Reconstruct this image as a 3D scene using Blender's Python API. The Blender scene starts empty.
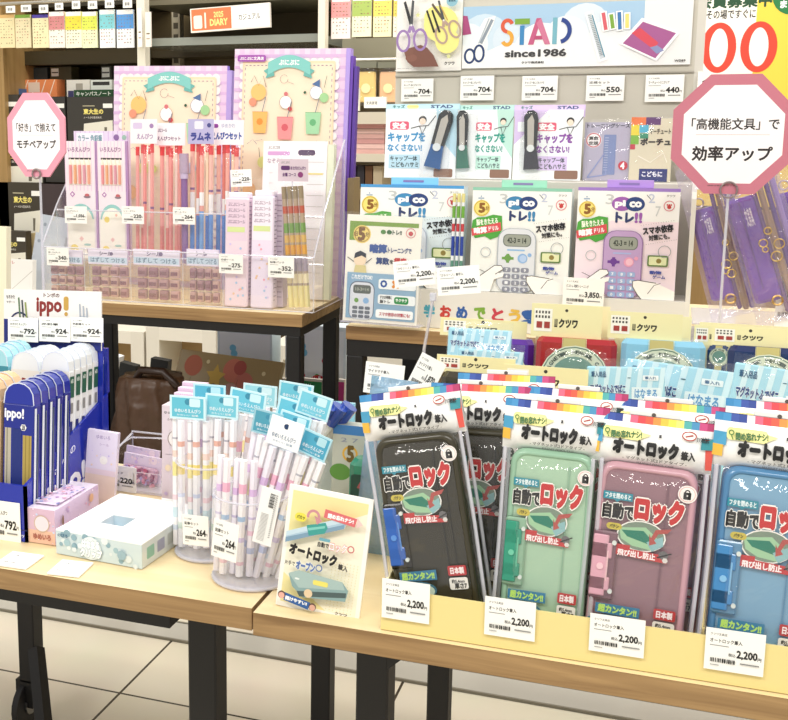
import bpy, math, random
from mathutils import Vector, Matrix
random.seed(7)
S=bpy.context.scene; S.cycles.transparent_max_bounces=40; S.cycles.max_bounces=10; COL=S.collection
FPX,CX,CY=1111.0,260.0,312.0
YAW,PIT,CAMH=math.radians(20.5),math.radians(9.42),1.15
Rv=Vector((math.cos(YAW),math.sin(YAW),0))
Fv=Vector((-math.sin(YAW)*math.cos(PIT),math.cos(YAW)*math.cos(PIT),-math.sin(PIT)))
Uv=Rv.cross(Fv)
CAM=Vector((0,0,CAMH))
def ray(px,py): return Rv*((px-CX)/FPX)-Uv*((py-CY)/FPX)+Fv
def proj(p):
    d=Vector(p)-CAM; k=d.dot(Fv); return CX+FPX*d.dot(Rv)/k, CY-FPX*d.dot(Uv)/k
def atz(px,py,z):
    d=ray(px,py); return CAM+d*((z-CAMH)/d.z)
def aty(px,py,Y):
    d=ray(px,py); return CAM+d*(Y/d.y)
def bis(f,a,b,n=40):
    fa=f(a)
    for _ in range(n):
        m=(a+b)/2; fm=f(m)
        if (fa<0)==(fm<0): a,fa=m,fm
        else: b=m
    return (a+b)/2
def gx(px,Y,z): return bis(lambda x:proj((x,Y,z))[0]-px,-8,min(6,Y*2.2))
# ---------------------------------------------------------------- materials
MATS={}
def lin(h):
    h=h.lstrip('#'); c=[int(h[i:i+2],16)/255 for i in (0,2,4)]
    return tuple(x/12.92 if x<=.04045 else ((x+.055)/1.055)**2.4 for x in c)
def nodes(m):
    m.use_nodes=True; nt=m.node_tree; return nt,nt.nodes['Principled BSDF'],nt.nodes['Material Output']
def mat(k):
    """'#rrggbb' paper, '#rrggbb!' glossy plastic, '#rrggbb*' metal, '#rrggbb~' leather"""
    if k in MATS: return MATS[k]
    m=bpy.data.materials.new('surface '+k); nt,b,o=nodes(m)
    c=lin(k[1:7]); suf=k[7:]
    b.inputs['Base Color'].default_value=(*c,1)
    b.inputs['Roughness'].default_value=.55
    tc=nt.nodes.new('ShaderNodeTexCoord'); nz=nt.nodes.new('ShaderNodeTexNoise'); nt.links.new(tc.outputs['Object'],nz.inputs['Vector'])
    bp=nt.nodes.new('ShaderNodeBump'); nt.links.new(nz.outputs['Fac'],bp.inputs['Height']); nt.links.new(bp.outputs['Normal'],b.inputs['Normal'])
    nz.inputs['Scale'].default_value=60; bp.inputs['Strength'].default_value=.05; bp.inputs['Distance'].default_value=.002
    if suf=='!':
        b.inputs['Roughness'].default_value=.18; b.inputs['Coat Weight'].default_value=.3; nz.inputs['Scale'].default_value=12
    if suf=='*':
        b.inputs['Metallic'].default_value=.9; b.inputs['Roughness'].default_value=.3
    if suf=='~':
        b.inputs['Roughness'].default_value=.4; nz.inputs['Scale'].default_value=25; bp.inputs['Strength'].default_value=.8; bp.inputs['Distance'].default_value=.01
    MATS[k]=m; return m
def film(name,tint,alpha,rough=.1,bump=.5,scale=30,gl=.14):
    m=bpy.data.materials.new(name); nt,b,o=nodes(m); nt.nodes.remove(b)
    tr=nt.nodes.new('ShaderNodeBsdfTransparent'); tr.inputs[0].default_value=(1,1,1,1) if alpha<.2 else (*lin(tint),1)
    g=nt.nodes.new('ShaderNodeBsdfGlossy'); g.inputs['Roughness'].default_value=rough; g.inputs['Color'].default_value=(1,1,1,1)
    d=nt.nodes.new('ShaderNodeBsdfDiffuse'); d.inputs['Color'].default_value=(*lin(tint),1)
    m1=nt.nodes.new('ShaderNodeMixShader'); m1.inputs[0].default_value=alpha
    nt.links.new(tr.outputs[0],m1.inputs[1]); nt.links.new(d.outputs[0],m1.inputs[2])
    m2=nt.nodes.new('ShaderNodeMixShader'); fr=nt.nodes.new('ShaderNodeFresnel'); fr.inputs[0].default_value=1.45
    ad=nt.nodes.new('ShaderNodeMath'); ad.operation='MULTIPLY_ADD'; ad.inputs[1].default_value=1.0; ad.inputs[2].default_value=gl-.04
    mn=nt.nodes.new('ShaderNodeMath'); mn.operation='MINIMUM'; mn.inputs[1].default_value=gl+.06; nt.links.new(fr.outputs[0],ad.inputs[0]); nt.links.new(ad.outputs[0],mn.inputs[0]); nt.links.new(mn.outputs[0],m2.inputs[0])
    nt.links.new(m1.outputs[0],m2.inputs[1]); nt.links.new(g.outputs[0],m2.inputs[2]); nt.links.new(m2.outputs[0],o.inputs[0])
    tc=nt.nodes.new('ShaderNodeTexCoord'); nz=nt.nodes.new('ShaderNodeTexNoise'); nz.inputs['Scale'].default_value=scale; nz.inputs['Detail'].default_value=3
    nz.inputs['Distortion'].default_value=1.5
    bp=nt.nodes.new('ShaderNodeBump'); bp.inputs['Strength'].default_value=bump; bp.inputs['Distance'].default_value=.01
    nt.links.new(tc.outputs['Object'],nz.inputs['Vector']); nt.links.new(nz.outputs['Fac'],bp.inputs['Height']); 
    nt.links.new(bp.outputs['Normal'],g.inputs['Normal']); nt.links.new(bp.outputs['Normal'],fr.inputs['Normal'])
    MATS[name]=m; return m
film('bag_film','#ffffff',.015,.08,.7,22,.045)
film('soft_film','#ffffff',.02,.1,.4,25,.035)
film('white_film','#f7f7f7',.45,.15,.9,40,.12)
film('blue_film','#a9cfe8',.45,.12,.9,35,.12)
film('lilac_film','#d8c8f0',.13,.1,.7,30,.10)
film('acrylic','#ffffff',.015,.03,.02,2,.045)
film('acrylic_edge','#f4f4fb',.40,.1,0,2,.15)  # glow of clear sheet edges, put in as a milky white colour
def wood(name,c1,c2,axis,sc=9,glossy=.45):
    m=bpy.data.materials.new(name); nt,b,o=nodes(m); N=nt.nodes.new; L=nt.links.new
    tc=N('ShaderNodeTexCoord'); mp=N('ShaderNodeMapping'); s=[sc*7]*3; s[axis]=sc*.35; mp.inputs['Scale'].default_value=s
    nz=N('ShaderNodeTexNoise'); nz.inputs['Scale'].default_value=1; nz.inputs['Detail'].default_value=6; nz.inputs['Distortion'].default_value=1.2
    cr=N('ShaderNodeValToRGB'); cr.color_ramp.elements[0].color=(*lin(c1),1); cr.color_ramp.elements[1].color=(*lin(c2),1)
    cr.color_ramp.elements[0].position=.3; cr.color_ramp.elements[1].position=.7
    L(tc.outputs['Object'],mp.inputs[0]); L(mp.outputs[0],nz.inputs['Vector']); L(nz.outputs['Fac'],cr.inputs[0]); L(cr.outputs[0],b.inputs['Base Color'])
    b.inputs['Roughness'].default_value=glossy; MATS[name]=m
wood('table_top','#ead3a2','#f2dfb4',0,6,.35)
wood('table_edge','#83643f','#b08e60',0,14,.4)
wood('panel_wood','#957645','#ab8a58',2,5,.4)
def tilemat():
    m=bpy.data.materials.new('floor_tile'); nt,b,o=nodes(m); N=nt.nodes.new; L=nt.links.new
    tc=N('ShaderNodeTexCoord'); mp=N('ShaderNodeMapping'); mp.inputs['Location'].default_value=(TX,TY,0)
    br=N('ShaderNodeTexBrick'); br.offset=0; br.inputs['Color1'].default_value=(*lin('#faf1dc'),1); br.inputs['Color2'].default_value=(*lin('#f6ebd2'),1)
    br.inputs['Mortar'].default_value=(*lin('#4a4136'),1); br.inputs['Scale'].default_value=1; br.inputs['Mortar Size'].default_value=.0028
    br.inputs['Brick Width'].default_value=.536; br.inputs['Row Height'].default_value=.536; br.inputs['Mortar Smooth'].default_value=0
    nz=N('ShaderNodeTexNoise'); nz.inputs['Scale'].default_value=5; nz.inputs['Detail'].default_value=5
    mx=N('ShaderNodeMixRGB'); mx.blend_type='MULTIPLY'; mx.inputs[0].default_value=.12
    L(tc.outputs['Object'],mp.inputs[0]); L(mp.outputs[0],br.inputs['Vector']); L(tc.outputs['Object'],nz.inputs['Vector'])
    L(br.outputs['Color'],mx.inputs[1]); L(nz.outputs['Color'],mx.inputs[2]); L(mx.outputs[0],b.inputs['Base Color'])
    b.inputs['Roughness'].default_value=.25; MATS['floor_tile']=m
TX,TY=.481,-1.895
tilemat()
# ---------------------------------------------------------------- text
_tc={}
_fo=bpy.data.curves.new('lettering','FONT'); _fo.resolution_u=2; _fobj=bpy.data.objects.new('lettering',_fo); _ts=bpy.data.scenes.new('lettering'); _ts.collection.objects.link(_fobj)
def glyphs(s,b=0):
    k=(s,b)
    if k not in _tc:
        _fo.body=s; _fo.offset=b; _ts.view_layers[0].update(); me=bpy.data.meshes.new_from_object(_fobj.evaluated_get(_ts.view_layers[0].depsgraph))
        v=[(p.co.x,p.co.y) for p in me.vertices]; f=[tuple(p.vertices) for p in me.polygons]
        bpy.data.meshes.remove(me); _tc[k]=(v,f)
    return _tc[k]
# ---------------------------------------------------------------- mesh builder
E5=4e-5
class MB:
    def __init__(s,W=1,H=1):
        s.v=[];s.f=[];s.mi=[];s.ms=[];s.sm=[];s.W=W;s.H=H;s.n=1
        s.pl=None; s.x2=None; s.clip=False; s.vs=1
    def face(s,vs,m,smooth=False):
        k=len(s.v); s.v+=[tuple(a) for a in vs]; s.add([tuple(range(k,k+len(vs)))],m,smooth)
    def add(s,fs,m,smooth=False):
        if m not in s.ms: s.ms.append(m)
        i=s.ms.index(m)
        s.f+=fs; s.mi+=[i]*len(fs); s.sm+=[smooth]*len(fs)
    def mesh(s,vs,fs,m,smooth=False):
        k=len(s.v); s.v+=[tuple(a) for a in vs]; s.add([tuple(i+k for i in f) for f in fs],m,smooth)
    def box(s,x0,y0,z0,x1,y1,z1,m,b=0,ms=None):
        if b<=0:
            v=[(x,y,z) for x in(x0,x1) for y in(y0,y1) for z in(z0,z1)]
            fs=[(0,1,3,2),(4,6,7,5),(0,4,5,1),(2,3,7,6),(0,2,6,4),(1,5,7,3)]
            if ms:
                for i,f in enumerate(fs): s.mesh([v[j] for j in f],[(0,1,2,3)],ms.get(i,m))
            else: s.mesh(v,fs,m)
            return
        # bevelled box: cut-corner rings
        b=min(b,(x1-x0)/2.1,(y1-y0)/2.1,(z1-z0)/2.1)
        def ring(z,i):
            return [(x0+b+i,y0+i,z),(x1-b-i,y0+i,z),(x1-i,y0+b+i,z),(x1-i,y1-b-i,z),(x1-b-i,y1-i,z),(x0+b+i,y1-i,z),(x0+i,y1-b-i,z),(x0+i,y0+b+i,z)]
        R=[ring(z0,b*.6),ring(z0+b,0),ring(z1-b,0),ring(z1,b*.6)]
        v=sum(R,[]); fs=[]
        for r in range(3):
            for j in range(8): fs.append((r*8+j,r*8+(j+1)%8,(r+1)*8+(j+1)%8,(r+1)*8+j))
        fs.append(tuple(reversed(range(8)))); fs.append(tuple(range(24,32))); s.mesh(v,fs,m)
    def tube(s,pts,r,m,n=8,cap=True,r2=None):
        pts=[Vector(p) for p in pts]; k=len(pts); V=[];Fs=[]
        for i,p in enumerate(pts):
            t=(pts[min(i+1,k-1)]-pts[max(i-1,0)]).normalized()
            a=t.cross(Vector((0,0,1)) if abs(t.z)<.9 else Vector((0,1,0))).normalized(); c=t.cross(a)
            rr=r if r2 is None else r+(r2-r)*i/(k-1)
            V+=[p+a*rr*math.cos(2*math.pi*j/n)+c*rr*math.sin(2*math.pi*j/n) for j in range(n)]
        for i in range(k-1):
            for j in range(n): Fs.append((i*n+j,i*n+(j+1)%n,(i+1)*n+(j+1)%n,(i+1)*n+j))
        s.mesh(V,Fs,m,n>6)
        if cap:
            s.face(V[:n][::-1],m); s.face(V[-n:],m)
    def ring(s,c,R,r,m,ax='y',n=20):
        P=[]
        for i in range(n+1):
            a=2*math.pi*i/n
            P.append((c[0]+R*math.cos(a),c[1]+(R*math.sin(a) if ax=='z' else 0),c[2]+(R*math.sin(a) if ax=='y' else 0)))
        s.tube(P,r,m,6,False)
    # ---- flat print on a plane, coordinates u (0..1 left to right), v (0..1 top to bottom)
    def pt(s,u,v):
        if s.x2: u,v=s.x2(u,v)
        if s.clip: u=min(1,max(0,u)); v=min(1,max(0,v))
        x=u*s.W; z=s.H*(1-v); e=s.n*E5
        if s.pl is None: return (x,-e,z)
        o,a,b,nn=s.pl; return tuple(o[i]+a[i]*x+b[i]*z+nn[i]*e for i in range(3))
    def PG(s,p,m): s.face([s.pt(*q) for q in p],m); s.n+=1
    def R(s,u0,v0,u1,v1,m): s.PG([(u0,v1),(u1,v1),(u1,v0),(u0,v0)],m)
    def RR(s,u0,v0,u1,v1,m,r=.02):
        rx=r; ry=r*s.W/s.H; p=[]
        for cx,cy,a0 in((u1-rx,v0+ry,0),(u0+rx,v0+ry,90),(u0+rx,v1-ry,180),(u1-rx,v1-ry,270)):
            for k in range(5):
                a=math.radians(a0+k*22.5); p.append((cx+rx*math.cos(a),cy-ry*math.sin(a)))
        s.PG(p,m)
    def E(s,u,v,ru,m,rv=None,n=20):
        rv=ru*s.W/s.H/s.vs if rv is None else rv
        s.PG([(u+ru*math.cos(2*math.pi*i/n),v-rv*math.sin(2*math.pi*i/n)) for i in range(n)],m)
    def L(s,p,w,m,close=False):
        """stroke, w in widths of the card"""
        P=[Vector((a*s.W,b*s.H)) for a,b in p]
        if close: P.append(P[0])
        w=w*s.W/2
        V=[]
        for i,q in enumerate(P):
            t=(P[min(i+1,len(P)-1)]-P[max(i-1,0)])
            if close and i in(0,len(P)-1): t=P[1]-P[-2]
            if t.length<1e-9: t=Vector((1,0))
            t.normalize(); nn=Vector((-t.y,t.x))*w
            V+=[s.pt((q.x+nn.x)/s.W,(q.y+nn.y)/s.H),s.pt((q.x-nn.x)/s.W,(q.y-nn.y)/s.H)]
        s.mesh(V,[(2*i,2*i+2,2*i+3,2*i+1) for i in range(len(P)-1)],m); s.n+=1
    def EL(s,u,v,ru,w,m,rv=None,a0=0,a1=360,n=20):
        rv=ru*s.W/s.H/s.vs if rv is None else rv
        s.L([(u+ru*math.cos(math.radians(a0+(a1-a0)*i/n)),v-rv*math.sin(math.radians(a0+(a1-a0)*i/n))) for i in range(n+1)],w,m)
    def T(s,t,u0,v0,u1,v1,m,b=0,o=None,ow=.05,rot=0):
        """lettering fitted into a box; b bolder, o outline colour"""
        if o: s._T(t,u0,v0,u1,v1,o,b+ow,rot)
        s._T(t,u0,v0,u1,v1,m,b+.010,rot)
    def _T(s,t,u0,v0,u1,v1,m,b,rot):
        v,f=glyphs(t)
        if not v: return
        xa=min(p[0] for p in v);xb=max(p[0] for p in v);ya=min(p[1] for p in v);yb=max(p[1] for p in v)
        sx=(u1-u0)/max(xb-xa,1e-6); sy=(v1-v0)/max(yb-ya,1e-6)
        cu,cv=(u0+u1)/2,(v0+v1)/2; ca,sa=math.cos(math.radians(rot)),math.sin(math.radians(rot))
        n=4 if b<.03 else 8
        for k in range(n):
            ox=b*math.cos(math.pi*2*k/n+.78); oy=b*math.sin(math.pi*2*k/n+.78); P=[]
            for x,y in v:
                u=u0+(x+ox-xa)*sx; w=v1-(y+oy-ya)*sy
                if rot:
                    dx=(u-cu)*s.W; dy=-(w-cv)*s.H; u=cu+(dx*ca-dy*sa)/s.W; w=cv-(dx*sa+dy*ca)/s.H
                P.append(s.pt(u,w))
            s.mesh(P,f,m); s.n+=.15
        s.n+=.5
    def card(s,t,m,side=None,r=0):
        s.box(0,0,0,s.W,t,s.H,side or m,ms={2:m})
        return s
    def build(s,name,parent=None,M=None):
        me=bpy.data.meshes.new(name); me.from_pydata(s.v,[],s.f)
        for k in s.ms: me.materials.append(mat(k))
        me.polygons.foreach_set('material_index',s.mi); me.polygons.foreach_set('use_smooth',s.sm); me.update()
        o=bpy.data.objects.new(name,me); COL.objects.link(o)
        if parent: o.parent=parent
        if M is not None: o.matrix_world=M
        return o
def tag(o,label=None,cat=None,group=None,kind=None):
    if label:o['label']=label
    if cat:o['category']=cat
    if group:o['group']=group
    if kind:o['kind']=kind
    return o
def thing(name,label,cat,M=None,group=None):
    o=bpy.data.objects.new(name,None); o.empty_display_size=.02; COL.objects.link(o)
    if M is not None:o.matrix_world=M
    return tag(o,label,cat,group)
def dup(root,M,label=None,group=None):
    r=root.copy(); COL.objects.link(r); r.matrix_world=M
    if label:r['label']=label
    if group:r['group']=group
    for ch in list(root.children):
        c=ch.copy(); COL.objects.link(c); c.parent=r
        for g in list(ch.children):
            d=g.copy(); COL.objects.link(d); d.parent=c
    return r
def fr(P,yaw=0,lean=0,roll=0):
    """frame at P: x right, y away, z up; lean tips the top away, roll turns clockwise as seen"""
    return Matrix.Translation(P)@Matrix.Rotation(math.radians(yaw),4,'Z')@Matrix.Rotation(math.radians(-lean),4,'X')@Matrix.Rotation(math.radians(roll),4,'Y')
def FP(x0,x1,yt,Y,z=None,yb=None,lean=0,yaw=0,roll=0):
    """matrix, width and height of an upright face seen from px x0 to x1 and up to py yt, at depth Y, standing at height z (or bottom at py yb)"""
    if z is None: P=aty(x0,yb,Y)
    else: P=Vector((gx(x0,Y,z),Y,z))
    M0=fr(P,yaw,lean,0)
    W=bis(lambda w:proj(M0@Vector((w,0,0)))[0]-x1,0,min(3,Y*.95))
    M=fr(P,yaw,lean,roll)
    H=bis(lambda h:proj(M@Vector((0,0,h)))[1]-yt,0,3)
    return M,W,H
def bagmesh(m,W,H,t,mt,y0=0,seed=0,nx=6,nz=12,z0=0):
    """pillow of thin film"""
    rr=random.Random(seed)
    for sgn,yy in((-1,y0),(1,y0+t)):
        V=[];Fs=[]
        for j in range(nz+1):
            for i in range(nx+1):
                u,v=i/nx,j/nz; e=min(u,1-u,.25)*4; ez=min(v,1-v,.12)/.12; k=min(e,1)*min(ez,1)
                V.append((u*W,(y0+t/2)+sgn*(t/2*k**.5)+(rr.random()-.5)*.0016*k,z0+v*H))
        for j in range(nz):
            for i in range(nx):
                a=j*(nx+1)+i; Fs.append((a,a+1,a+nx+2,a+nx+1))
        m.mesh(V,Fs,mt,True)
def struct(o): o['kind']='structure'; return o
def bars(m,u0,v0,u1,v1,c='#202020',n=16,seed=1):
    r=random.Random(seed); u=u0
    while u<u1:
        w=(u1-u0)/n*r.choice((.4,.6,1)); 
        if u+w<u1: m.R(u,v0,u+w,v1,c)
        u+=w+(u1-u0)/n*r.choice((.4,.7))
def pricecard(M,W,H,label,name='オートロック筆入',price='2,200',group=None,col='#fdfdf8',t=.0006,cur='円'):
    m=MB(W,H); m.card(t,col)
    m.T('クツワ文具店',.08,.10,.36,.16,'#555555'); m.T(name,.08,.23,.62,.33,'#222222',.01)
    m.R(.08,.39,.40,.41,'#999999')
    m.T('税込',.40,.55,.52,.63,'#222222'); m.T(price,.54,.46,.88,.66,'#161616',.025); m.T(cur,.89,.57,.95,.65,'#222222')
    bars(m,.10,.70,.52,.80); m.R(.60,.74,.92,.77,'#888888'); m.R(.10,.85,.25,.87,'#999999')
    o=m.build('price_card',None,M); return tag(o,label,'price card',group)
def pc(x0,x1,yt,Y,label,name,price,yb=None,z=None,lean=0,yaw=0,roll=0,group=None,asp=None):
    M,W,H=FP(x0,x1,yt,Y,z,yb,lean,yaw,roll)
    return pricecard(M,W,H,label,name,price,group)
# ================================================================ setting, light, camera
cam=bpy.data.cameras.new('camera'); co=bpy.data.objects.new('camera',cam); COL.objects.link(co)
cam.sensor_width=36; cam.lens=FPX/788*36; cam.shift_x=(394-CX)/788; cam.shift_y=(CY-360)/788; cam.clip_start=.02
co.location=CAM; co.rotation_euler=(math.radians(90)-PIT,0,YAW); S.camera=co
S.view_settings.view_transform='Standard'; S.view_settings.look='None'; S.view_settings.gamma=1; S.view_settings.exposure=-0.12
w=bpy.data.worlds.new('store light'); S.world=w; w.use_nodes=True
w.node_tree.nodes['Background'].inputs[0].default_value=(1,.97,.92,1); w.node_tree.nodes['Background'].inputs[1].default_value=.74
def lamp(x,y,z,sx,sy,p,aim=None,c=(1,.96,.9)):
    l=bpy.data.lights.new('ceiling_or_fill_lamp','AREA'); l.shape='RECTANGLE'; l.size=sx; l.size_y=sy; l.energy=p; l.color=c
    o=bpy.data.objects.new('ceiling_or_fill_lamp',l); COL.objects.link(o); o.location=(x,y,z)
    if aim: o.rotation_euler=(Vector(aim)-Vector((x,y,z))).to_track_quat('-Z','Y').to_euler()
lamp(-1.2,-.6,2.7,1.4,.25,31,(-.5,1.2,.8)); lamp(.7,-.3,2.7,1.4,.25,27,(0,1.1,.8))
lamp(-.5,1.5,2.75,1.6,.2,14); lamp(-1.6,2.2,2.75,1.6,.2,11,(-1.6,3,1)); lamp(.2,2.2,2.75,1.6,.2,11,(0,3,1))
lamp(-1.1,2.6,2.7,1.6,.4,17,(-1,2.1,0)); lamp(.4,2.5,2.7,1.4,.4,13,(0,2.1,0))  # extra unseen lamps, added to brighten the floor behind the tables
T,U=.75,.86
m=MB(); m.box(-6,-1.5,-.05,3.5,6,0,'floor_tile'); struct(m.build('floor'))
m=MB(); m.box(-6,4.3,0,3.5,4.4,3,'#b9ad94'); struct(m.build('wall_back'))
m=MB(); m.box(-6,2.15,.0005,3.5,2.23,.004,'#cfcbc0!'); m.box(-6,2.145,.0005,3.5,2.15,.006,'#8d8778'); m.box(-6,2.23,.0005,3.5,2.235,.006,'#8d8778'); struct(m.build('trim_1'))
BLK='#0b0a0c'
def tabletop(m,x0,y0,x1,y1,z,t=.02):
    m.box(x0,y0,z-t,x1,y1,z,'table_edge',ms={5:'table_top'})
# lower tables
M=Matrix.Translation((-.83,.822,0))
t=thing('display_table','light oak display table with black legs carrying the pencil cups and blue pencil stand','table',M)
m=MB(); tabletop(m,-.95,.003,.514,.33,T); m.build('tabletop',t)
m=MB(); m.box(-.5,.04,.70,.42,.075,.7295,BLK); m.box(-.5,.29,.70,.42,.325,.7295,BLK); m.build('apron',t)
def leg(t,x,y,wd,z1,z0=0,name='leg'):
    m=MB(); m.box(x,y,z0,x+wd,y+wd,z1,BLK,.002); m.build(name,t)
def lx(px,y,py=670): return aty(px,y,py) 
lg=gx(188,.93,.60); wd=gx(216,.93,.60)-lg
leg(t,lg+.83,.93-.822,wd,.7295)
lg=gx(15.5,1.70,.3); 
t2=thing('base_table','low black wheeled table under the two riser tables','table',Matrix.Translation((lg,1.70,0)))
BZ=.58
m=MB(); m.box(-.35,-.16,BZ-.02,2.2,.36,BZ,BLK,.002); m.build('tabletop',t2)
m=MB(); m.box(0,0,.10,.035,.035,BZ-.02,BLK,.002); m.build('leg',t2)
a=gx(311,1.70,.3)-lg; b=gx(330,1.70,.3)-lg
m=MB(); m.box(a,0,0,b,b-a,BZ-.02,BLK,.002); m.build('leg',t2)
m=MB(); m.box(2.1,0,0,2.135,.035,BZ-.02,BLK,.002); m.build('leg',t2)
m=MB(); m.tube([(.034,.01,.17),(.12,-.10,.02)],.016,BLK,4); m.build('brace',t2)
m=MB(); m.tube([(.0,.017,.05),(.012,.017,.05)],.048,'#1b1a1c',20); m.tube([(-.004,.017,.05),(.016,.017,.05)],.02,'#8a8a8a*',12); m.box(-.008,.0,.05,.028,.034,.105,BLK); m.build('caster',t2)
M=Matrix.Translation((-.312,.818,0))
t=thing('display_table','light oak display table with black legs carrying the yellow tray of pencil cases','table',M)
m=MB(); tabletop(m,0,0,1.15,.62,T-.0); m.build('tabletop',t)
for px0,px1,y,n in ((355,387,.93,0),(430,452,1.33,0)):
    a=gx(px0,y,.6); b=gx(px1,y,.6); leg(t,a+.312,y-.818,b-a,.7295)
a=gx(387,.93,.69)
m=MB(); V=[(a+.312,.112,.729),(a+.312,.112,.66),(a+.312+.06,.112,.715),(a+.312+.06,.112,.729)]; V2=[(x,y+.03,z) for x,y,z in V]
m.mesh(V+V2,[(0,1,2,3),(7,6,5,4),(0,4,5,1),(1,5,6,2),(2,6,7,3),(3,7,4,0)],BLK); m.build('bracket',t)
# upper tables
UY=1.635; x0=gx(44,UY,U); x1=gx(302,UY,U)
t=thing('riser_table','narrow oak riser table with black frame carrying the clear stand of pink pencils','table',Matrix.Translation((x0,UY,0)))
W=x1-x0
m=MB(); tabletop(m,0,0,W,.23,U); m.build('tabletop',t)
m=MB(); m.box(0.0,.004,U-.036,W-.004,.03,U-.0205,BLK); m.box(0.0,.2,U-.036,W-.004,.226,U-.0205,BLK); m.box(W-.03,.03,U-.036,W-.004,.2,U-.0205,BLK); m.build('frame',t)
leg(t,W-.028,.004,.024,U-.036,BZ); leg(t,.0,.004,.024,U-.036,BZ); leg(t,.0,.2,.024,U-.036,BZ); leg(t,W-.028,.2,.024,U-.036,BZ)
VY=1.565; X0=gx(346,VY,U)
t=thing('riser_table','oak riser table with black frame carrying the grey scissors display','table',Matrix.Translation((X0,VY,0)))
m=MB(); tabletop(m,0,0,1.25,.40,U); m.build('tabletop',t)
m=MB(); m.box(0.0,.004,U-.045,1.246,.03,U-.0205,BLK); m.box(0,.37,U-.045,1.246,.396,U-.0205,BLK);m.box(0.0,.03,U-.045,.025,.37,U-.0205,BLK); m.build('frame',t)
leg(t,0,.004,.026,U-.045,BZ); leg(t,1.22,.004,.026,U-.045,BZ); leg(t,0,.37,.026,U-.045,BZ); leg(t,.10,.37,.024,U-.045,BZ)
# ================================================================ store shelving behind
BY=3.35
def bz(py,Y,px=100): return aty(px,py,Y).z
xl=gx(-60,BY,1.4); xr=gx(440,BY,1.4)
t=thing('store_shelving','tall shelving unit along the back with metal uprights and glass shelves','shelf',Matrix.Translation((0,0,0)))
m=MB(); m.box(xl,BY,0,xr+.6,BY+.03,2.3,'#57492a'); m.build('back_panel',t)
m=MB(); a=gx(4,2.98,1.3); m.box(a-1.0,2.98,0,a,BY,2.3,'panel_wood'); m.build('side_panel',t)
for p0,p1,y in ((137,145,2.9),(318,325,2.9)):
    m=MB(); a=gx(p0,y,1.4); b=gx(p1,y,1.4); m.box(a,y,.0,b,y+.03,2.3,'#e8e2cf'); m.build('upright',t)
for p0,p1,y in ((172,180,3.25),(346,353,3.25),(26,32,3.25)):
    m=MB(); a=gx(p0,y,1.4); b=gx(p1,y,1.4); m.box(a,y,.0,b,y+.03,2.3,'#a89f88')
    z=.3
    while z<2.2: m.box(a+.006,y-.0008,z,b-.006,y,z+.018,'#4a4232'); z+=.035
    m.build('upright',t)
def board(px0,px1,pyt,pyb,y0,y1,c,name='shelf_board_or_recess'):
    a=gx(px0,y0,1.3); b=gx(px1,y0,1.3); zt=bz(pyt,y0,(px0+px1)/2); zb=bz(pyb,y0,(px0+px1)/2)
    m=MB(); m.box(a,y0,zb,b,y1,zt,c); return m.build(name,t)
board(147,318,36,44,2.95,3.25,'#8c9086!'); board(20,137,50,64,3.1,BY,'#3c3219')  # the olive one is the recess below the planners, shade given as colour
board(26,137,235,300,2.95,BY,'#b9a578'); board(145,320,49,56,3.2,BY,'#3f351d')
board(342,400,112,124,2.75,3.3,'#cfc6b0'); board(345,400,154,162,2.75,3.3,'#cfc6b0'); board(342,400,38,62,3.1,3.3,'#9c9882'); board(345,400,190,200,2.75,3.3,'#8d7a50')
board(145,320,-3,2,3.0,BY,'#6d6650'); board(26,137,0,6,3.1,BY,'#2f2a1a')
board(26,137,98,101,3.12,BY,'#4a3f26'); 
board(-30,137,140,144,3.02,3.12,'#4a3f26'); board(20,137,182,186,3.05,3.12,'#4a3f26')
m=MB(); z=bz(10,3.0); m.tube([(gx(-20,2.96,z),2.96,z+.025),(gx(137,2.96,z),2.96,z+.025)],.006,'#cfcabd*'); m.build('hanging_rail',t)
m=MB(); z=bz(2,3.0,370); m.tube([(gx(325,3.0,z),3.0,z+.03),(gx(420,3.0,z),3.0,z+.03)],.006,'#cfcabd*'); m.build('hanging_rail',t)
m=MB(); z=bz(60,2.95,370); m.tube([(gx(340,2.95,z),2.95,z),(gx(400,2.95,z),2.95,z)],.006,'#cfcabd*'); m.build('hanging_rail',t)
# planners on the rail
G='calendar planners hanging on the back shelving'
for i,(a,b,yt,yb,c,c2,lb) in enumerate(((0,15,15,48,'#efe0b0','#d8b070','beige'),(16,31,15,48,'#e9ddb4','#78a03c','beige with green header'),(33,49,15,48,'#efe6b8','#4d3d9c','cream with purple header'),
    (49.5,65,12,48,'#f4efe2','#d68c8c','white with dusty red top'),(66,82,12,48,'#f6f2d8','#f0dc48','white with bright yellow top'),(82.5,97.5,12,48,'#eef2c8','#dde85c','pale lime topped'),
    (100,115,10,48,'#f4f6f4','#84cfd6','white with turquoise top'),(117,134,10,48,'#f4f6f8','#5b9ee0','white with blue top'),(331,350,-3,39,'#f7efe8','#f0a0a0','white and pink'),(352,371,-4,37,'#f2f0d0','#a9c062','olive green'),(373,391,-4,37,'#f6efc0','#f2dc6a','buttery yellow'),(393,408,-4,37,'#f4eedc','#f0d060','cream'))):
    M,W,H=FP(a,b,yt,2.94,None,yb); m=MB(W,H); m.card(.006,c); m.R(.0,.0,1,.1 if i<3 else .5,c2); m.R(.03,.0,.97,.12,'#fbfaf4') if i>2 else None
    r=random.Random(i)
    for k in range(9):
        for j in range(5):
            if r.random()<.75: m.R(.1+j*.17,.17+k*.085,.1+j*.17+r.choice((.05,.09)),.17+k*.085+.02,r.choice(('#7a6a50','#b06a5a','#8a8a60')))
    tag(m.build('planner',None,M),'%s calendar planner hanging %s'%(lb,'on the rail at top left' if i<8 else 'on the rail beside the scissors poster'),'planner',G)
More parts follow.
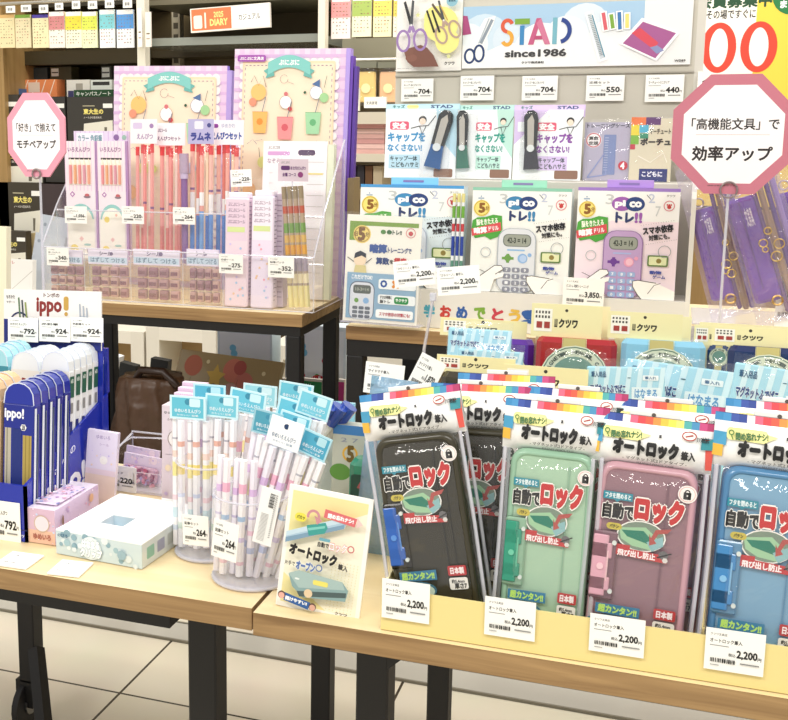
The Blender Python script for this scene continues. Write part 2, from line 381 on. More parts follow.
for i,(a,b,yt,yb) in enumerate(((6,15,6,13),(21,31,5,12),(39,48,5,13),(55,63,3,10),(72,80,1,9),(88,97,1,9),(105,114,0,8),(123,132,0,8))):
    M,W,H=FP(a,b,yt,2.92,None,yb); m=MB(W,H); m.card(.002,'#f7f6ef'); bars(m,.2,.3,.8,.7,n=8)
    tag(m.build('price_tag',None,M),'small white price tag above the %s hanging planner from the left'%('first second third fourth fifth sixth seventh eighth'.split()[i]),'price tag','price tags on the planner rail')
for i,(a,b,yt,yb,c) in enumerate(((138,142,8,47,'#f6f3ee'),(145.5,151,12,47,'#f4ece0'))):
    M,W,H=FP(a,b,yt,2.88,None,yb); m=MB(W,H); m.card(.006,c); m.R(.2,.6,.8,.64,'#7a6a50'); m.R(.2,.75,.8,.78,'#b09a80')
    tag(m.build('planner',None,M),('narrow white planner edge beside the left white upright','white planner just right of the left white upright')[i],'planner',G)
# diary shelf sign
M,W,H=FP(191,270.5,9,2.94,None,33,roll=-2.2); m=MB(W,H); m.card(.01,'#f3ece0')
m.R(.015,.04,.52,.93,'#ee7a4c'); m.RR(.04,.3,.15,.85,'#fbe9da'); m.RR(.18,.2,.2,.85,'#fbe9da',.005); m.T('2025',.30,.2,.42,.42,'#fbe58a',.02); m.T('DIARY',.25,.5,.47,.76,'#fbe58a',.03); m.R(.53,.04,.985,.93,'#fdfcf6'); m.T('カジュアル',.61,.38,.88,.62,'#444444',.01)
tag(m.build('shelf_sign',None,M),'orange and white diary sign clipped on the glass shelf at the back','sign')
# notebooks and boxes on left shelving
def bk(name,label,cat,a,b,yt,yb,Y,th,c,fn=None,grp=None,roll=0):
    M,W,H=FP(a,b,yt,Y,None,yb,roll=roll); m=MB(W,H); m.card(th,c)
    if fn: fn(m)
    return tag(m.build(name,None,M),label,cat,grp)
def tg(m,u0,v0,u1,v1): m.R(u0,v0,u1,v1,'#f3f2ea'); m.R(u0+.02,v0+(v1-v0)*.45,u1-.02,v0+(v1-v0)*.6,'#555555')
bk('notebook','black notebook standing behind the orange box on the back shelf','notebook',26,48,68,98,3.15,.05,'#3c4648',lambda m:tg(m,.05,.2,.35,.5))
bk('notebook','dark brown notebook with white tag on the back shelf','notebook',51,72,67,98,3.15,.05,'#4c4428',lambda m:tg(m,.05,.05,.4,.3))
bk('notebook','small dark notebook with white tag left of the purple gingham folder','notebook',102,112,66,98,3.15,.04,'#3b3a30',lambda m:tg(m,.05,.05,.8,.35))
def orange(m):
    for k in range(5): m.L([(.02+k*.2,.98),(.16+k*.2,.02)],.02,'#fbe3cc')
    m.R(.36,.15,.62,.7,'#e6cdb8'); m.R(.36,.75,.62,.86,'#8a4c34')
bk('stationery_box','orange striped box above the pink octagon sign on the back shelf','box',13,57,80,98,3.1,.05,'#e98a52',orange)
bk('notebook','small blue notebook at the left end of the back shelf','notebook',1,20,89,98,3.06,.05,'#4a6a9c',lambda m:m.R(.05,.05,.95,.2,'#e8e8e0'))
bk('stationery_box','white and grey box left of the green shelf label','box',67,90,80,98,3.1,.05,'#e8e4d8',lambda m:(m.R(.05,.6,.3,.95,'#3c3a66'),m.R(.4,.2,.7,.7,'#a8a294')))
bk('stationery_box','white box behind the green shelf label','box',91,112,80,98,3.1,.05,'#dfe4da',lambda m:m.R(.1,.1,.9,.3,'#30302c'))
bk('shelf_label','dark green shelf label with white writing left of the gingham folder','sign',74,113,90,97.5,3.05,.01,'#1e4a24',lambda m:m.T('キャンパスノート',.06,.25,.94,.8,'#eef2e4',.02))
def todai(m):
    m.R(.34,.2,.6,.22,'#b8b090'); m.T('東大生の',.36,.28,.78,.40,'#f2e27a',.03); m.T('ノートから生まれた',.36,.45,.75,.5,'#efeadc'); m.R(.78,.16,.98,.26,'#f3f2ea')
    m.PG([(.34,1),(.36,.62),(.98,.54),(.98,1)],'#e3dfcf'); m.PG([(.8,.7),(.86,.7),(.84,.95),(.8,.95)],'#6b6556')
bk('notebook_pack','black notebook pack with yellow lettering right of the pink octagon sign','notebook pack',68,114,97,140,3.0,.02,'#35322c',todai)
bk('notebook_pack','black notebook pack cut by the left edge above the lower one','notebook pack',-28,20,95,140,3.0,.02,'#3a362e',todai)
bk('notebook_pack','dark notebook pack half hidden behind the pink octagon sign','notebook pack',22,66,97,140,3.0,.02,'#33302c',todai)
bk('notebook_pack','black notebook pack on the middle step at left, under the octagon sign','notebook pack',0,42,182,232,2.98,.03,'#3a3326',todai)
bk('notebook_pack','plum black notebook pack left of the coloured pencil sets','notebook pack',42,90,184,234,2.98,.03,'#3c2f30')
bk('notebook_pack','black notebook pack behind the octagon sign on the middle step','notebook pack',-30,44,142,182,3.0,.02,'#2c2a24',todai)
bk('notebook_pack','black notebook pack below the gingham folder on the middle step','notebook pack',46,92,142,182,3.0,.02,'#33302a')
bk('notebook_pack','lower black notebook pack with yellow lettering at the left edge','notebook pack',-14,27,230,268,2.9,.03,'#3a3326',todai)
t_=thing('side_cabinet','white cabinet behind the blue pencil stand carrying the grey pocket files','cabinet',Matrix.Translation((gx(-60,2.55,.9),2.55,0)))
zc=aty(30,300,2.65).z; W=gx(30,2.55,zc)-gx(-60,2.55,.9); m=MB(); m.box(0,0,0,W,.38,zc-.02,'#e3ddcf'); m.build('carcass',t_); m=MB(); m.box(-.01,-.01,zc-.02,W+.01,.39,zc,'#efeade'); m.build('cabinet_top',t_)
# pocket files and envelope on front of the shelving
for i,(a,b,yt,yb,Y) in enumerate(((33,66,214,276,2.75),(29,60,232,278,2.68))):
    M,W,H=FP(a-3,b-4,yt,Y,zc+.001,lean=8,roll=7); m=MB(W,H); m.card(.012,'#b8bfc8!'); m.E(.15,.12,.05,'#8a929c'); m.R(.0,.5,.1,.56,'#44484e'); m.R(0,.62,.1,.68,'#44484e'); m.R(0,.8,.1,.86,'#44484e')
    tag(m.build('pocket_file',None,M),('taller blue grey pocket file leaning beside the clear stand','shorter blue grey pocket file in front of the taller one')[i],'file')
M,W,H=FP(-12,32,258,2.6,zc+.001,lean=5); m=MB(W,H); m.card(.02,'#f1efea'); m.T('シンプル',.1,.03,.6,.11,'#cc8080'); m.L([(0,.25),(.5,.75),(1,.25)],.015,'#c9c6bf'); tag(m.build('paper_envelope',None,M),'white paper envelope pack behind the blue pencil stand','envelope')
M,W,H=FP(-12,6,226,1.12,T,lean=4); m=MB(W,H); m.card(.01,'#efe9cf',r=1); m.RR(.05,.72,.95,.85,'#d0608c',.1); tag(m.build('leaflet_card',None,M),'cream card with rounded corner at the left edge behind the pencil stand','card')
# right-hand background shelf things
def snack(m): m.RR(.0,.3,1,1,'#e9cf84',.05); m.R(.0,.12,1,.2,'#4a4a44')
for i,(a,b,yt,yb,c) in enumerate(((355,376,62,106,'#e8c97c'),(377,398,62,106,'#e9b98c'))):
    M,W,H=FP(a,b,yt,2.93,None,yb); t_=thing('sticker_pouch',('yellow sticker pouch hanging beside the scissors poster','orange sticker pouch hanging next to the yellow one')[i],'pouch',M)
    m=MB(W,H); m.box(0.004,.004,.01,W-.004,.016,H*.78,c,.004); m.E(.5,.6,.22,'#f4e2a8'); m.build('pouch',t_)
    m=MB(W,H); bagmesh(m,W,H,.02,'bag_film',0,i); m.build('bag',t_)
    m=MB(W,H); m.box(0,-.002,H*.86,W,0.02,H,'#70705f'); m.build('header',t_)
def xm(m): m.R(.0,.05,.85,.95,'#14361f'); m.T('卜',.5,.2,.75,.4,'#e8efe0',.02); m.T('2026',.4,.55,.8,.65,'#e8efe0')
bk('shelf_sign','dark green sign standing right of the purple folders','sign',345,359,88,111,2.8,.01,'#e6e3d4',xm)
bk('price_tag','white tag on the shelf right of the dark green sign','price tag',364,386,97,108,2.78,.01,'#f4f3ea',lambda m:(m.T('文具雑貨',.1,.4,.6,.7,'#444444'),))
for i in range(6):
    bk('notepad','pink gingham notepad, number %d up from the shelf board in the stack at the centre back'%(i+1) if 0 else 'pink gingham notepad, %s in the stack right of the purple folders'%('lowest;second from the bottom;third from the bottom;third from the top;second from the top;topmost'.split(';')[i]),'notepad',350+i%2,384,154-(i+1)*5,154-i*5-.4,2.79,.15,('#e8b8b0','#f0c9c0','#e2a8a4')[i%3],None,'pink notepads stacked on the back shelf')
for i,(a,b,c) in enumerate(((350,356,'#3a2a48'),(357,364,'#2d2a30'),(365,372,'#74502e'),(373,382,'#d8c9a8'))):
    bk('notebook','%s notebook spine on the shelf under the pink notepads'%('purple','black','brown','cream')[i] ,'notebook',a,b,166,189,2.8,.1,c)
# poster 300
pm,W,H=FP(684,756,-12,3.0,None,192); px=gx(684,3.0,1.3); W2=gx(830,3.0,1.3)-px
tp=thing('membership_poster','large point campaign poster with red numerals and yellow border behind the octagon sign','poster',Matrix.Translation((px-.05,3.0,0)))
zt=bz(-25,3.0,720); zb=bz(206,3.0,720); 
m=MB(W2+.05,zt-zb); m.pl=((0,0,zb),(1,0,0),(0,0,1),(0,-1,0)); m.box(0,0,zb,W2+.05,.02,zt,'#f3d34a',ms={2:'#f3d34a'})
k=lambda p:(gx(p,3.0,1.3)-px+.05)/(W2+.05); q=lambda p:(zt-bz(p,3.0,720))/(zt-zb)
m.R(0,0,k(753),q(190),'#fbf6ea')
m.T('会員募集中',k(694),q(-6),k(767),q(8),'#1c4a2c',.03); m.T('ら!その場ですぐに',k(695),q(10),k(752),q(19),'#222222',.012)
m.T('3',k(664),q(22.5),k(695),q(73),'#e2442e',.03)
for a,b in((700,735),(739,776)):
    cu=(k(a)+k(b))/2; cv=(q(22.5)+q(73))/2; m.E(cu,cv,(k(b)-k(a))/2,'#e2442e',rv=(q(73)-q(22.5))/2,n=40); m.E(cu,cv,(k(b)-k(a))/2*.52,'#fbf6ea',rv=(q(73)-q(22.5))/2*.76,n=40)
m.T('ポイントプレゼント',k(694),q(77),k(768),q(85),'#333333',.01)
m.E(k(788),q(-2),.12,'#1f7a3e'); m.T('まで',k(776),q(3),k(792),q(10),'#ffffff',.03)
m.L([(k(784),q(165)),(k(785),q(180)),(k(775),q(188)),(k(781),q(184)),(k(773),q(183))],.004,'#5a4a20')
m.build('poster_sheet',tp)
m=MB(); m.box(-.01,.005,zb-.03,W2+.06,.03,zb,'#2a2620'); m.box(.1,.01,0,.13,.03,zb,'#2a2620'); m.box(W2-.1,.01,0,W2-.07,.03,zb,'#2a2620'); m.box(.02,-.1,0,W2,.2,.02,'#2a2620'); m.build('stand',tp)
# wood partition behind purple cases
m=MB(); a=gx(672,2.6,1.1); m.box(a,2.6,0,a+.9,2.63,bz(210,2.6,720),'panel_wood'); tag(m.build('wooden_cabinet',None),'tan wooden cabinet back behind the purple pen cases','cabinet')
# ---------- things under and behind the riser tables
def shelfbox(label,a,b,yt,Y,hgt,dep=.5):
    xa=gx(a,Y,.5); xb=gx(b,Y,.5); z=bz(yt,Y,(a+b)/2)
    t_=thing('low_shelf',label,'shelf',Matrix.Translation((xa,Y,0))); W=xb-xa
    m=MB(); m.box(0,0,0,.04,dep,z,'#e9e4d6'); m.box(W-.04,0,0,W,dep,z,'#e9e4d6'); m.box(.04,0,z-.035,W-.04,dep,z,'#efeadc'); m.box(.04,.02,z-.33,W-.04,dep,z-.30,'#e4decd'); m.box(.04,.02,.08,W-.04,dep,.11,'#e4decd'); m.build('carcass',t_)
    m=MB(); m.box(.04,dep-.01,.0,W-.04,dep,z-.035,'#b89a6c'); m.build('back_panel',t_)
    return t_,xa,xb,z
s1=shelfbox('low white shelf behind the blue pencil stand',72,144,330,2.72,.6,.16)
s2=shelfbox('low white shelf behind the balloon folder',146.5,216,329,2.72,.6,.16)
s3=shelfbox('low white shelf with magazines behind the right table legs',268,470,352,2.60,.6,.26)
# colourful activity boxes on the low shelves
def craft(m):
    r=random.Random(3); m.R(.04,.04,.96,.96,'#e9f0f2')
    for k_ in range(16):
        m.E(.1+.8*r.random(),.1+.75*r.random(),.035+.03*r.random(),r.choice(('#2b7fc4','#46a85a','#e0b93c','#7cc6e4','#c9455a','#344a9c')),n=10)
    m.E(.55,.6,.17,'#d32c34'); m.T('せいろく!',.42,.5,.68,.7,'#ffffff',.04)
def craftbox(label,a,b,yt,Y,z,th=.12):
    M,W,H=FP(a,b,yt,Y,z); m=MB(W,H); m.card(th,'#d9e6ea'); craft(m); tag(m.build('craft_box',None,M),label,'box')
craftbox('colourful craft kit box with red badge left of the riser table leg',218,272,328,2.0,BZ+.001,.05)
craftbox('colourful craft kit box with red badge right of the riser table leg',285,345,324,2.0,BZ+.001,.05)
for i,(a,c,c2) in enumerate(((277,'#b8402c','#f0d8a0'),(300,'#2f9a58','#e8e0d0'),(322,'#c83a80','#f2e6c8'))):
    M,W,H=FP(a,a+21,378,1.96,BZ+.001,lean=4); m=MB(W,H); m.card(.01,'#ece4d4'); m.R(.02,.05,.98,.4,c); m.R(.1,.5,.9,.8,c2); m.T('雑誌',.1,.1,.5,.35,'#ffffff',.02)
    tag(m.build('magazine',None,M),'%s topped magazine on the shelf right of the balloon folder'%('red','green','pink')[i],'magazine')
for i,(a,b,yt,yb) in enumerate(((360,372,343,362),(374,399,343,362))):
    M,W,H=FP(a,b,yt,2.62,s3[3]+.001); m=MB(W,H); m.card(.2,'#e3ddcf'); 
    for k_ in range(4): m.R(.05,.2+k_*.2,.95,.24+k_*.2,'#a89c88')
    tag(m.build('paper_stack',None,M),('small paper stack seen left under the right riser table','wider paper stack seen under the right riser table')[i],'paper stack')
# black magazine with tag
M,W,H=FP(147,164,358,2.02,BZ+.001,roll=6); m=MB(W,H); m.card(.02,'#2c2b28'); m.R(.3,.25,.85,.42,'#f1f0e8'); m.T('KYOKA',.3,.55,.85,.68,'#d0ccb8'); tag(m.build('notebook_pack',None,M),'black notebook pack with white tag behind the balloon folder','notebook pack')
M,W,H=FP(114,130,362,2.00,BZ+.001,roll=10); m=MB(W,H); m.card(.02,'#30302c'); tag(m.build('notebook_pack',None,M),'black notebook pack leaning behind the brown bag','notebook pack')
M,W,H=FP(95,112,352,2.03,BZ+.001,roll=12); m=MB(W,H); m.card(.02,'#ecebe6'); m.R(.2,.3,.8,.35,'#aaaaaa'); tag(m.build('catalogue',None,M),'white catalogue leaning behind the brown bag','catalogue')
# balloon folder
M,W,H=FP(160,262,349,1.81,BZ+.001,lean=24,yaw=-12); m=MB(W,H); m.card(.01,'#a58f68!',side='#b7a57e')
for u,v,r,c in((.16,.16,.09,'#b8674e'),(.56,.16,.10,'#c4705c'),(.68,.28,.09,'#bb6a5c'),(.57,.40,.08,'#b98a84'),(.62,.12,.06,'#a84c44')): m.E(u,v,r,c); m.L([(u,v+.13),(u-.03,.75)],.004,'#6b5836')
m.PG([(.40+.10*math.cos(math.radians(90+36*i))*(1 if i%2==0 else .5),.25-.14*math.sin(math.radians(90+36*i))*(1 if i%2==0 else .5)) for i in range(10)],'#c9a54a')
for u,v in((.3,.1),(.85,.15),(.2,.5),(.75,.6),(.9,.45),(.33,.6)): m.E(u,v,.018,'#d8c89c')
tag(m.build('folder',None,M),'brown folder printed with balloons and a star, leaning under the riser table','folder')
# brown bag on the frame behind the memo stand
P=Vector((gx(110,1.61,.68),1.61,.5810)); t_=thing('leather_bag','dark brown ruched leather bag behind the clear memo stand','bag',Matrix.Translation(P))
m=MB(); n=40; V=[];Fs=[]
for j in range(13):
    z=j*.0125
    for i in range(n):
        a=2*math.pi*i/n; rr=(1+.09*math.sin(a*9+j*.5)+.04*math.sin(a*17)); k=1-.25*(j/12)**2-(.12 if j==0 else 0)
        V.append((.045+.068*k*rr*math.cos(a),.07+.07*k*rr*math.sin(a),z))
for j in range(12):
    for i in range(n): Fs.append((j*n+i,j*n+(i+1)%n,(j+1)*n+(i+1)%n,(j+1)*n+i))
Fs.append(tuple(range(n))[::-1]); Fs.append(tuple(range(12*n,13*n))); m.mesh(V,Fs,'#4a3220~',True); m.build('body',t_)
m=MB(); m.tube([(.02,.05,.14),(.04,.04,.165),(.08,.04,.165),(.10,.05,.14)],.007,'#2a180c~'); m.build('strap',t_)
# ================================================================ shared stationery builders
def edges(m,a,b,mt='acrylic_edge',r=.0012): m.tube([a,b],r,mt,4)
def acr_panel(m,p,t=.002):
    """clear sheet through 4 points, edges paled to stand in for their glow"""
    p=[Vector(a) for a in p]; n=(p[1]-p[0]).cross(p[2]-p[1]).normalized()*t
    m.face(p,'acrylic'); m.face([a+n for a in p][::-1],'acrylic')
    for i in range(len(p)):
        a,b=p[i],p[(i+1)%len(p)]; m.face([a,b,b+n,a+n],'acrylic_edge')
def pencil(name,parent,x,y,z,L,r,col,bands,tip=None,lean=(0,0),top=None):
    m=MB(); dx,dy=lean; e=lambda k:(x+dx*k,y+dy*k,z+L*k)
    m.tube([e(0),e(1)],r,col,6)
    for a,b,c in bands: m.tube([e(a),e(b)],r*1.04,c,6)
    if top: m.tube([e(.95),e(1.03)],r*1.12,top,6)
    return m.build(name,parent)
# ================================================================ clear stand on the left riser
SY=1.655
def sx(px,Y=SY,z=U): return gx(px,Y,z)
M0=Matrix.Translation((sx(43),SY,U+.0008)); SW=sx(313)-sx(43)
t=thing('display_stand','stepped clear acrylic stand on the left riser table holding pink pencil sets','display stand',M0)
ZT=aty(43,247,SY).z-U; Z2=.058
m=MB()
acr_panel(m,[(0,0,0),(SW,0,0),(SW,0,ZT),(0,0,ZT)]); edges(m,(0,0,ZT),(SW,0,ZT)); edges(m,(0,0,0),(SW,0,0)); m.build('front_panel',t)
zf=aty(60,210,SY+.055).z-U
xe=sx(221)-sx(43)
m=MB(); acr_panel(m,[(0,.055,0),(SW,.055,0),(SW,.055,zf),(0,.055,zf)]); edges(m,(0,.055,zf),(SW,.055,zf)); edges(m,(0,.055,Z2+.012),(SW,.055,Z2+.012)); m.build('middle_panel',t)
m=MB(); acr_panel(m,[(0,.057,Z2),(xe,.057,Z2),(xe,.13,Z2),(0,.13,Z2)]); m.build('step',t)
zb=aty(345,140,SY+.16).z-U
for x in (0,SW):
    m=MB(); acr_panel(m,[(x,0,0),(x,.165,0),(x,.165,zb),(x,.055,zf+.01),(x,0,ZT)],.002); edges(m,(x,0,ZT),(x,.055,zf+.01)); edges(m,(x,.055,zf+.01),(x,.165,zb)); m.build('side_panel',t)
m=MB(); acr_panel(m,[(0,.165,0),(SW,.165,0),(SW,.165,zb*.75),(0,.165,zb*.75)]); m.build('back_panel',t)
# dividers in the low tier
for k in (84,130,182,222):
    m=MB(); x=sx(k)-sx(43); acr_panel(m,[(x,.003,0),(x,.05,0),(x,.05,ZT-.004),(x,.003,ZT)],.0015); m.build('divider',t)
# eraser packs in the low tier
def eraser_pack(M,W,H,label,grp,seed):
    t=thing('eraser_pack',label,'eraser pack',M,grp)
    m=MB(W,H); m.box(0.001,.002,H*.70,W-.001,.006,H,'#e6dcf0'); m.n=1; m.pl=((0,.002,0),(1,0,0),(0,0,1),(0,-1,0)); m.R(.02,.02,.98,.29,'#ece4f6'); m.R(.02,.15,.98,.27,'#c9dced')
    m.T('シール',.30,.04,.60,.12,'#6a5a80',.02); m.T('はずして つける',.08,.16,.92,.26,'#5a7a9a',.01)
    m.E(.6,.08,.04,'#7a6a90'); m.build('header_card',t)
    r=random.Random(seed)
    for i in range(4):
        for j in range(3):
            m=MB(); x=W*(.07+i*.23); z=H*(.03+j*.215); m.box(x,.006,z,x+W*.18,.016,z+H*.18,r.choice(('#b48a92','#c9a0a0','#a87c88','#d4b0a6')),.0015); m.box(x+W*.02,.005,z+H*.05,x+W*.16,.0065,z+H*.12,'#8d606c'); m.build('eraser',t)
    m=MB(); bagmesh(m,W,H,.018,'soft_film',0,seed,4,4); m.build('bag',t)
for i,(a,b) in enumerate(((47,83),(88,128),(133,180),(186,219))):
    M,W,H=FP(a,b,249,SY+.008,U+.002); eraser_pack(M,W,H,'lavender pack of brown and pink erasers, %s in the low clear tier'%('leftmost','second from the left','third from the left','rightmost')[i],'eraser packs in the low clear tier',i)
# tall ruler cases at the right of the stand
for i,(a,b,yt,y,th) in enumerate(((224,247,192,SY+.006,.03),(250,272,190,SY+.006,.03))):
    M,W,H=FP(a,b,yt,y,U+.002,lean=3); t_=thing('ruler_case',('tall pale pink printed case left of the two with yellow stickers','tall pale lilac printed case beside the brown pencils')[i],'case',M,'tall pale cases in the clear stand')
    m=MB(W,H); m.box(0,0,0,W,th,H*.95,('#f0dbe6','#ebdff2')[i],.002,); m.box(.003,.004,H*.95,W-.003,th-.004,H,'#f2ecf6',.002); m.build('body',t_)
    m=MB(W,H); r=random.Random(i+5)
    m.R(.05,.06,.95,.42,'#e9d3e4' if i==0 else '#f4ecf8')
    for j in range(4): m.T('ぷにぷにシール',.12,.09+j*.05,.85,.12+j*.05,'#8c6c8c',.01)
    m.R(.10,.30,.85,.345,'#d8e6a0'); 
    for j in range(14):
        c=r.choice(('#f0c8a0','#a8c8e8','#f2a8b8','#d8c8f0')); m.E(.15+.7*r.random(),.45+.5*r.random(),.05,c,n=8)
    m.build('printed_label',t_)
    m=MB(W,H); m.pl=((W,0,0),(0,1,0),(0,0,1),(1,0,0)); m.W=th
    for j in range(26): m.R(.1,.05+j*.035,.35 if j%2 else .55,.056+j*.035,'#8a7a96')
    m.build('ruler_scale',t_)
for i,(a,b) in enumerate(((276,283),)):
    M,W,H=FP(a,b,194,SY+.03,U+.002); m=MB(W,H); m.card(.02,'#cdbfd0'); 
    for j in range(20): m.R(.1,.05+j*.045,.8,.06+j*.045,'#a391a8')
    tag(m.build('ruler_case',None,M),'mauve ruler case edge between lilac case and brown pencils','case','tall pale cases in the clear stand')
# brown pencil pack
M,W,H=FP(287,309,184,SY+.008,U+.002,roll=-4); t_=thing('pencil_pack','clear pack of brown patterned pencils at right end of the stand','pencil pack',M)
cols=['#b8988a','#a89a80','#b0908c']
for i in range(4):
    pencil('pencil',t_,W*(.13+.25*i),.008,.003,H*.96,W*.115,'#b5a08a',[(.0,.18,'#efe3a0'),(.2,.28,'#f2e6c0'),(.30,.42,'#a89aac'),(.44,.52,'#e0a850'),(.54,.60,'#d8b46c'),(.62,.70,'#7aa05a'),(.78,.84,'#c0604c'),(.9,1,'#9a8a70')])
m=MB(); bagmesh(m,W,H,.018,'bag_film',0,4,4,10); m.build('bag',t_)
# coloured pencil sets
for i,(a,b) in enumerate(((68,97),(100,127))):
    M,W,H=FP(a,b,141,SY+.075,U+Z2+.003); t_=thing('coloured_pencil_set','cream and pink card set of five pencils, %s'%('the left of the two','the right of the two')[i],'pencil set',M,'coloured pencil sets on the middle step')
    m=MB(W,H); m.card(.006,'#f6eaf2')
    for k in range(9): m.L([(k*.125,0),(k*.125,.42)],.03,'#efd6ec')
    m.T('いろえんぴつ',.10,.05,.85,.09,'#a070a0',.02); m.R(.12,.14,.88,.37,'#f9f4ee')
    m.R(.12,.14,.88,.155,'#3c3434')
    m.E(.22,.45,.09,'#b470b8',n=4); m.E(.22,.45,.05,'#f6eaf2',n=4); m.E(.72,.47,.12,'#8a7a86',rv=.012); m.E(.72,.455,.08,'#c86a70',rv=.012)
    m.E(.5,.66,.43,'#98cfcb',rv=.13,n=26); m.E(.5,.69,.40,'#fdf9ea',rv=.13,n=26)
    m.R(.04,.66,.96,1,'#fdf9ee'); m.E(.3,.66,.10,'#f4dc70'); m.E(.65,.62,.05,'#f0b8a8',n=5); m.E(.5,.83,.08,'#f4c8c4',n=4); m.E(.25,.92,.14,'#f2dc80'); m.E(.72,.93,.08,'#8b5a80',n=3); m.E(.7,.88,.12,'#a8cdc4',rv=.01)
    m.build('card',t_)
    for k in range(5):
        x=W*(.19+k*.155); mm=MB(); mm.tube([(x,-.002,H*.64),(x,-.002,H*.80)],W*.05,('#e89aa0','#e8b088','#e89a98','#dca0b0','#e8a890')[k],6); mm.tube([(x,-.002,H*.80),(x,-.002,H*.855)],W*.05,'#f6ead8',6,True,W*.008); mm.build('pencil',t_)
    m=MB(); m.box(W,.001,0,W+.004,.006,H,'#b894c4'); m.build('edge_strip',t_)
M,W,H=FP(77,131,131,SY+.11,None,145); m=MB(W,H); m.card(.004,'#e8dcf2'); 
for k in range(12): m.L([(.04+k*.085,0),(.04+k*.085,1)],.012,'#d8bce4')
m.R(.05,.3,.55,.85,'#f4f0fa'); m.T('カラー 色鉛筆',.08,.4,.52,.78,'#7aa0a8',.03); m.E(.78,.5,.06,'#8a6aa0'); m.E(.92,.5,.05,'#9ac0b0')
hc=m
M2,W2,H2=FP(77,131,131,SY+.11,U+Z2+.003); t_=thing('coloured_pencil_set','lavender card pencil set standing behind the two cream sets','pencil set',M2,'coloured pencil sets on the middle step')
m=MB(W2,H2); m.card(.006,'#e3d3ee'); m.R(.02,.0,.98,.12,'#e8dcf2')
for k in range(12): m.L([(.04+k*.085,0),(.04+k*.085,1)],.012,'#d8bce4')
m.R(.05,.015,.55,.10,'#f4f0fa'); m.T('カラー 色鉛筆',.08,.03,.52,.085,'#7aa0a8',.03); m.E(.78,.05,.05,'#8a6aa0'); m.E(.92,.05,.04,'#9ac0b0'); m.build('card',t_)
# ball-pen and pencil bundles
def bundle(px0,px1,yt,Y,z,label,cols,head,hx,n=5,grp=None,lean=2,roll=0,top='#e0484c',htxt='えんぴつ',headc='#f4f0f6',hw=1.3,name='pencil_pack'):
    """header card at the top, pencils in a clear sleeve"""
    M,W,H=FP(px0,px1,yt,Y,z,lean=lean,roll=roll); t_=thing(name,label,'pencil pack',M,grp)
    hh=head*H; B=H-hh; r=random.Random(label)
    pr=W/n/2*.95
    for k in range(n):
        x=W*(k+.5)/n; l=(B-.006)*r.uniform(.95,1); pencil('pencil',t_,x,.008+(.006 if k%2 else 0),.004,l,pr,cols[k%len(cols)][0],cols[k%len(cols)][1],top=top)
    Wc=W*hw; x0=(W-Wc)/2
    m=MB(Wc,hh); m.pl=((x0,.003,B),(1,0,0),(0,0,1),(0,-1,0)); m.box(x0,.003,B,x0+Wc,.005,H,headc)
    hx(m); m.build('header_card',t_)
    m=MB(); bagmesh(m,W*1.06,B*1.0,.022,'soft_film',-.003,len(label),4,9); m.build('sleeve',t_)
    return t_
def hA(m): m.RR(.1,.15,.45,.4,'#d8c8e8',.05); m.E(.8,.28,.08,'#a484b8'); m.T('えんぴつ',.25,.6,.85,.82,'#a488b4',.02)
def hB(m): m.T('ぷにシール',.1,.25,.4,.4,'#5a3c68',.03); m.T('えんぴつセット',.08,.6,.85,.78,'#6a3c70',.02)
def hC(m): m.R(.0,.0,1,1,'#b9b4dc'); m.RR(.25,.08,.6,.4,'#e8e8f4',.05); m.E(.82,.25,.08,'#4a4c8c'); m.T('ラムネ',.12,.55,.88,.85,'#3c4494',.06)
def hD(m): m.RR(.05,.15,.25,.32,'#8a3c98',.05); m.T('ゆめかわ',.35,.14,.75,.32,'#9aa4c8'); m.T('えんぴつセット',.06,.5,.94,.78,'#3454a4',.05)
pk=[('#f0a8a4',[(.0,.3,'#e8908c'),(.45,.47,'#8a6a9a')]),('#f6d4cc',[(.0,.28,'#e88884'),(.4,.43,'#c07890')]),('#ee9a96',[(.5,.52,'#90608c')]),('#f8e2da',[(.0,.3,'#f0a49c')])]
bl=[('#f4c0b4',[(.0,.42,'#5a94dc'),(.42,.6,'#f4f2f4'),(.62,.64,'#8a6a9a')]),('#e48478',[(.0,.4,'#4484d4'),(.42,.55,'#f6f4f4')]),('#f2b0a4',[(.0,.45,'#78b0e8'),(.5,.62,'#ffffff')]),('#f4dcc0',[(.0,.4,'#3474cc')])]
G='pencil bundles with header cards in the clear stand'
zz=U+Z2+.003
bundle(134,152,119,SY+.072,zz,'pale red pencil bundle under lavender header, left of the row',pk,.17,hA,grp=G,hw=1.45)
bundle(158,180,123,SY+.090,zz,'salmon pencil bundle under white header beside the first bundle',pk,.16,hB,n=5,grp=G,hw=1.35)
bundle(188,211,119,SY+.072,zz,'red and blue pencil bundle under grey blue header',bl,.17,hC,grp=G,hw=1.1)
bundle(214,236,120,SY+.090,zz,'red and blue pencil bundle under white header with blue writing',bl,.17,hD,grp=G,hw=1.5)
# figure charm pen between bundles
M,W,H=FP(180,188,150,SY+.066,zz); t_=thing('charm_pen','mauve capped pen with a charm between the red and blue bundles','pen',M)
m=MB(); m.tube([(W/2,.005,0),(W/2,.005,H*.75)],W*.4,'#8c6aa0',8); m.tube([(W/2,.005,H*.75),(W/2,.005,H*.8)],W*.5,'#c8b8d8',8); m.build('barrel',t_)
m=MB(); m.tube([(W/2,.005,H*.8),(W/2,.005,H*.88),(W/2,.005,H*.97)],W*.55,'#b8a4bc!',10); m.build('charm',t_)
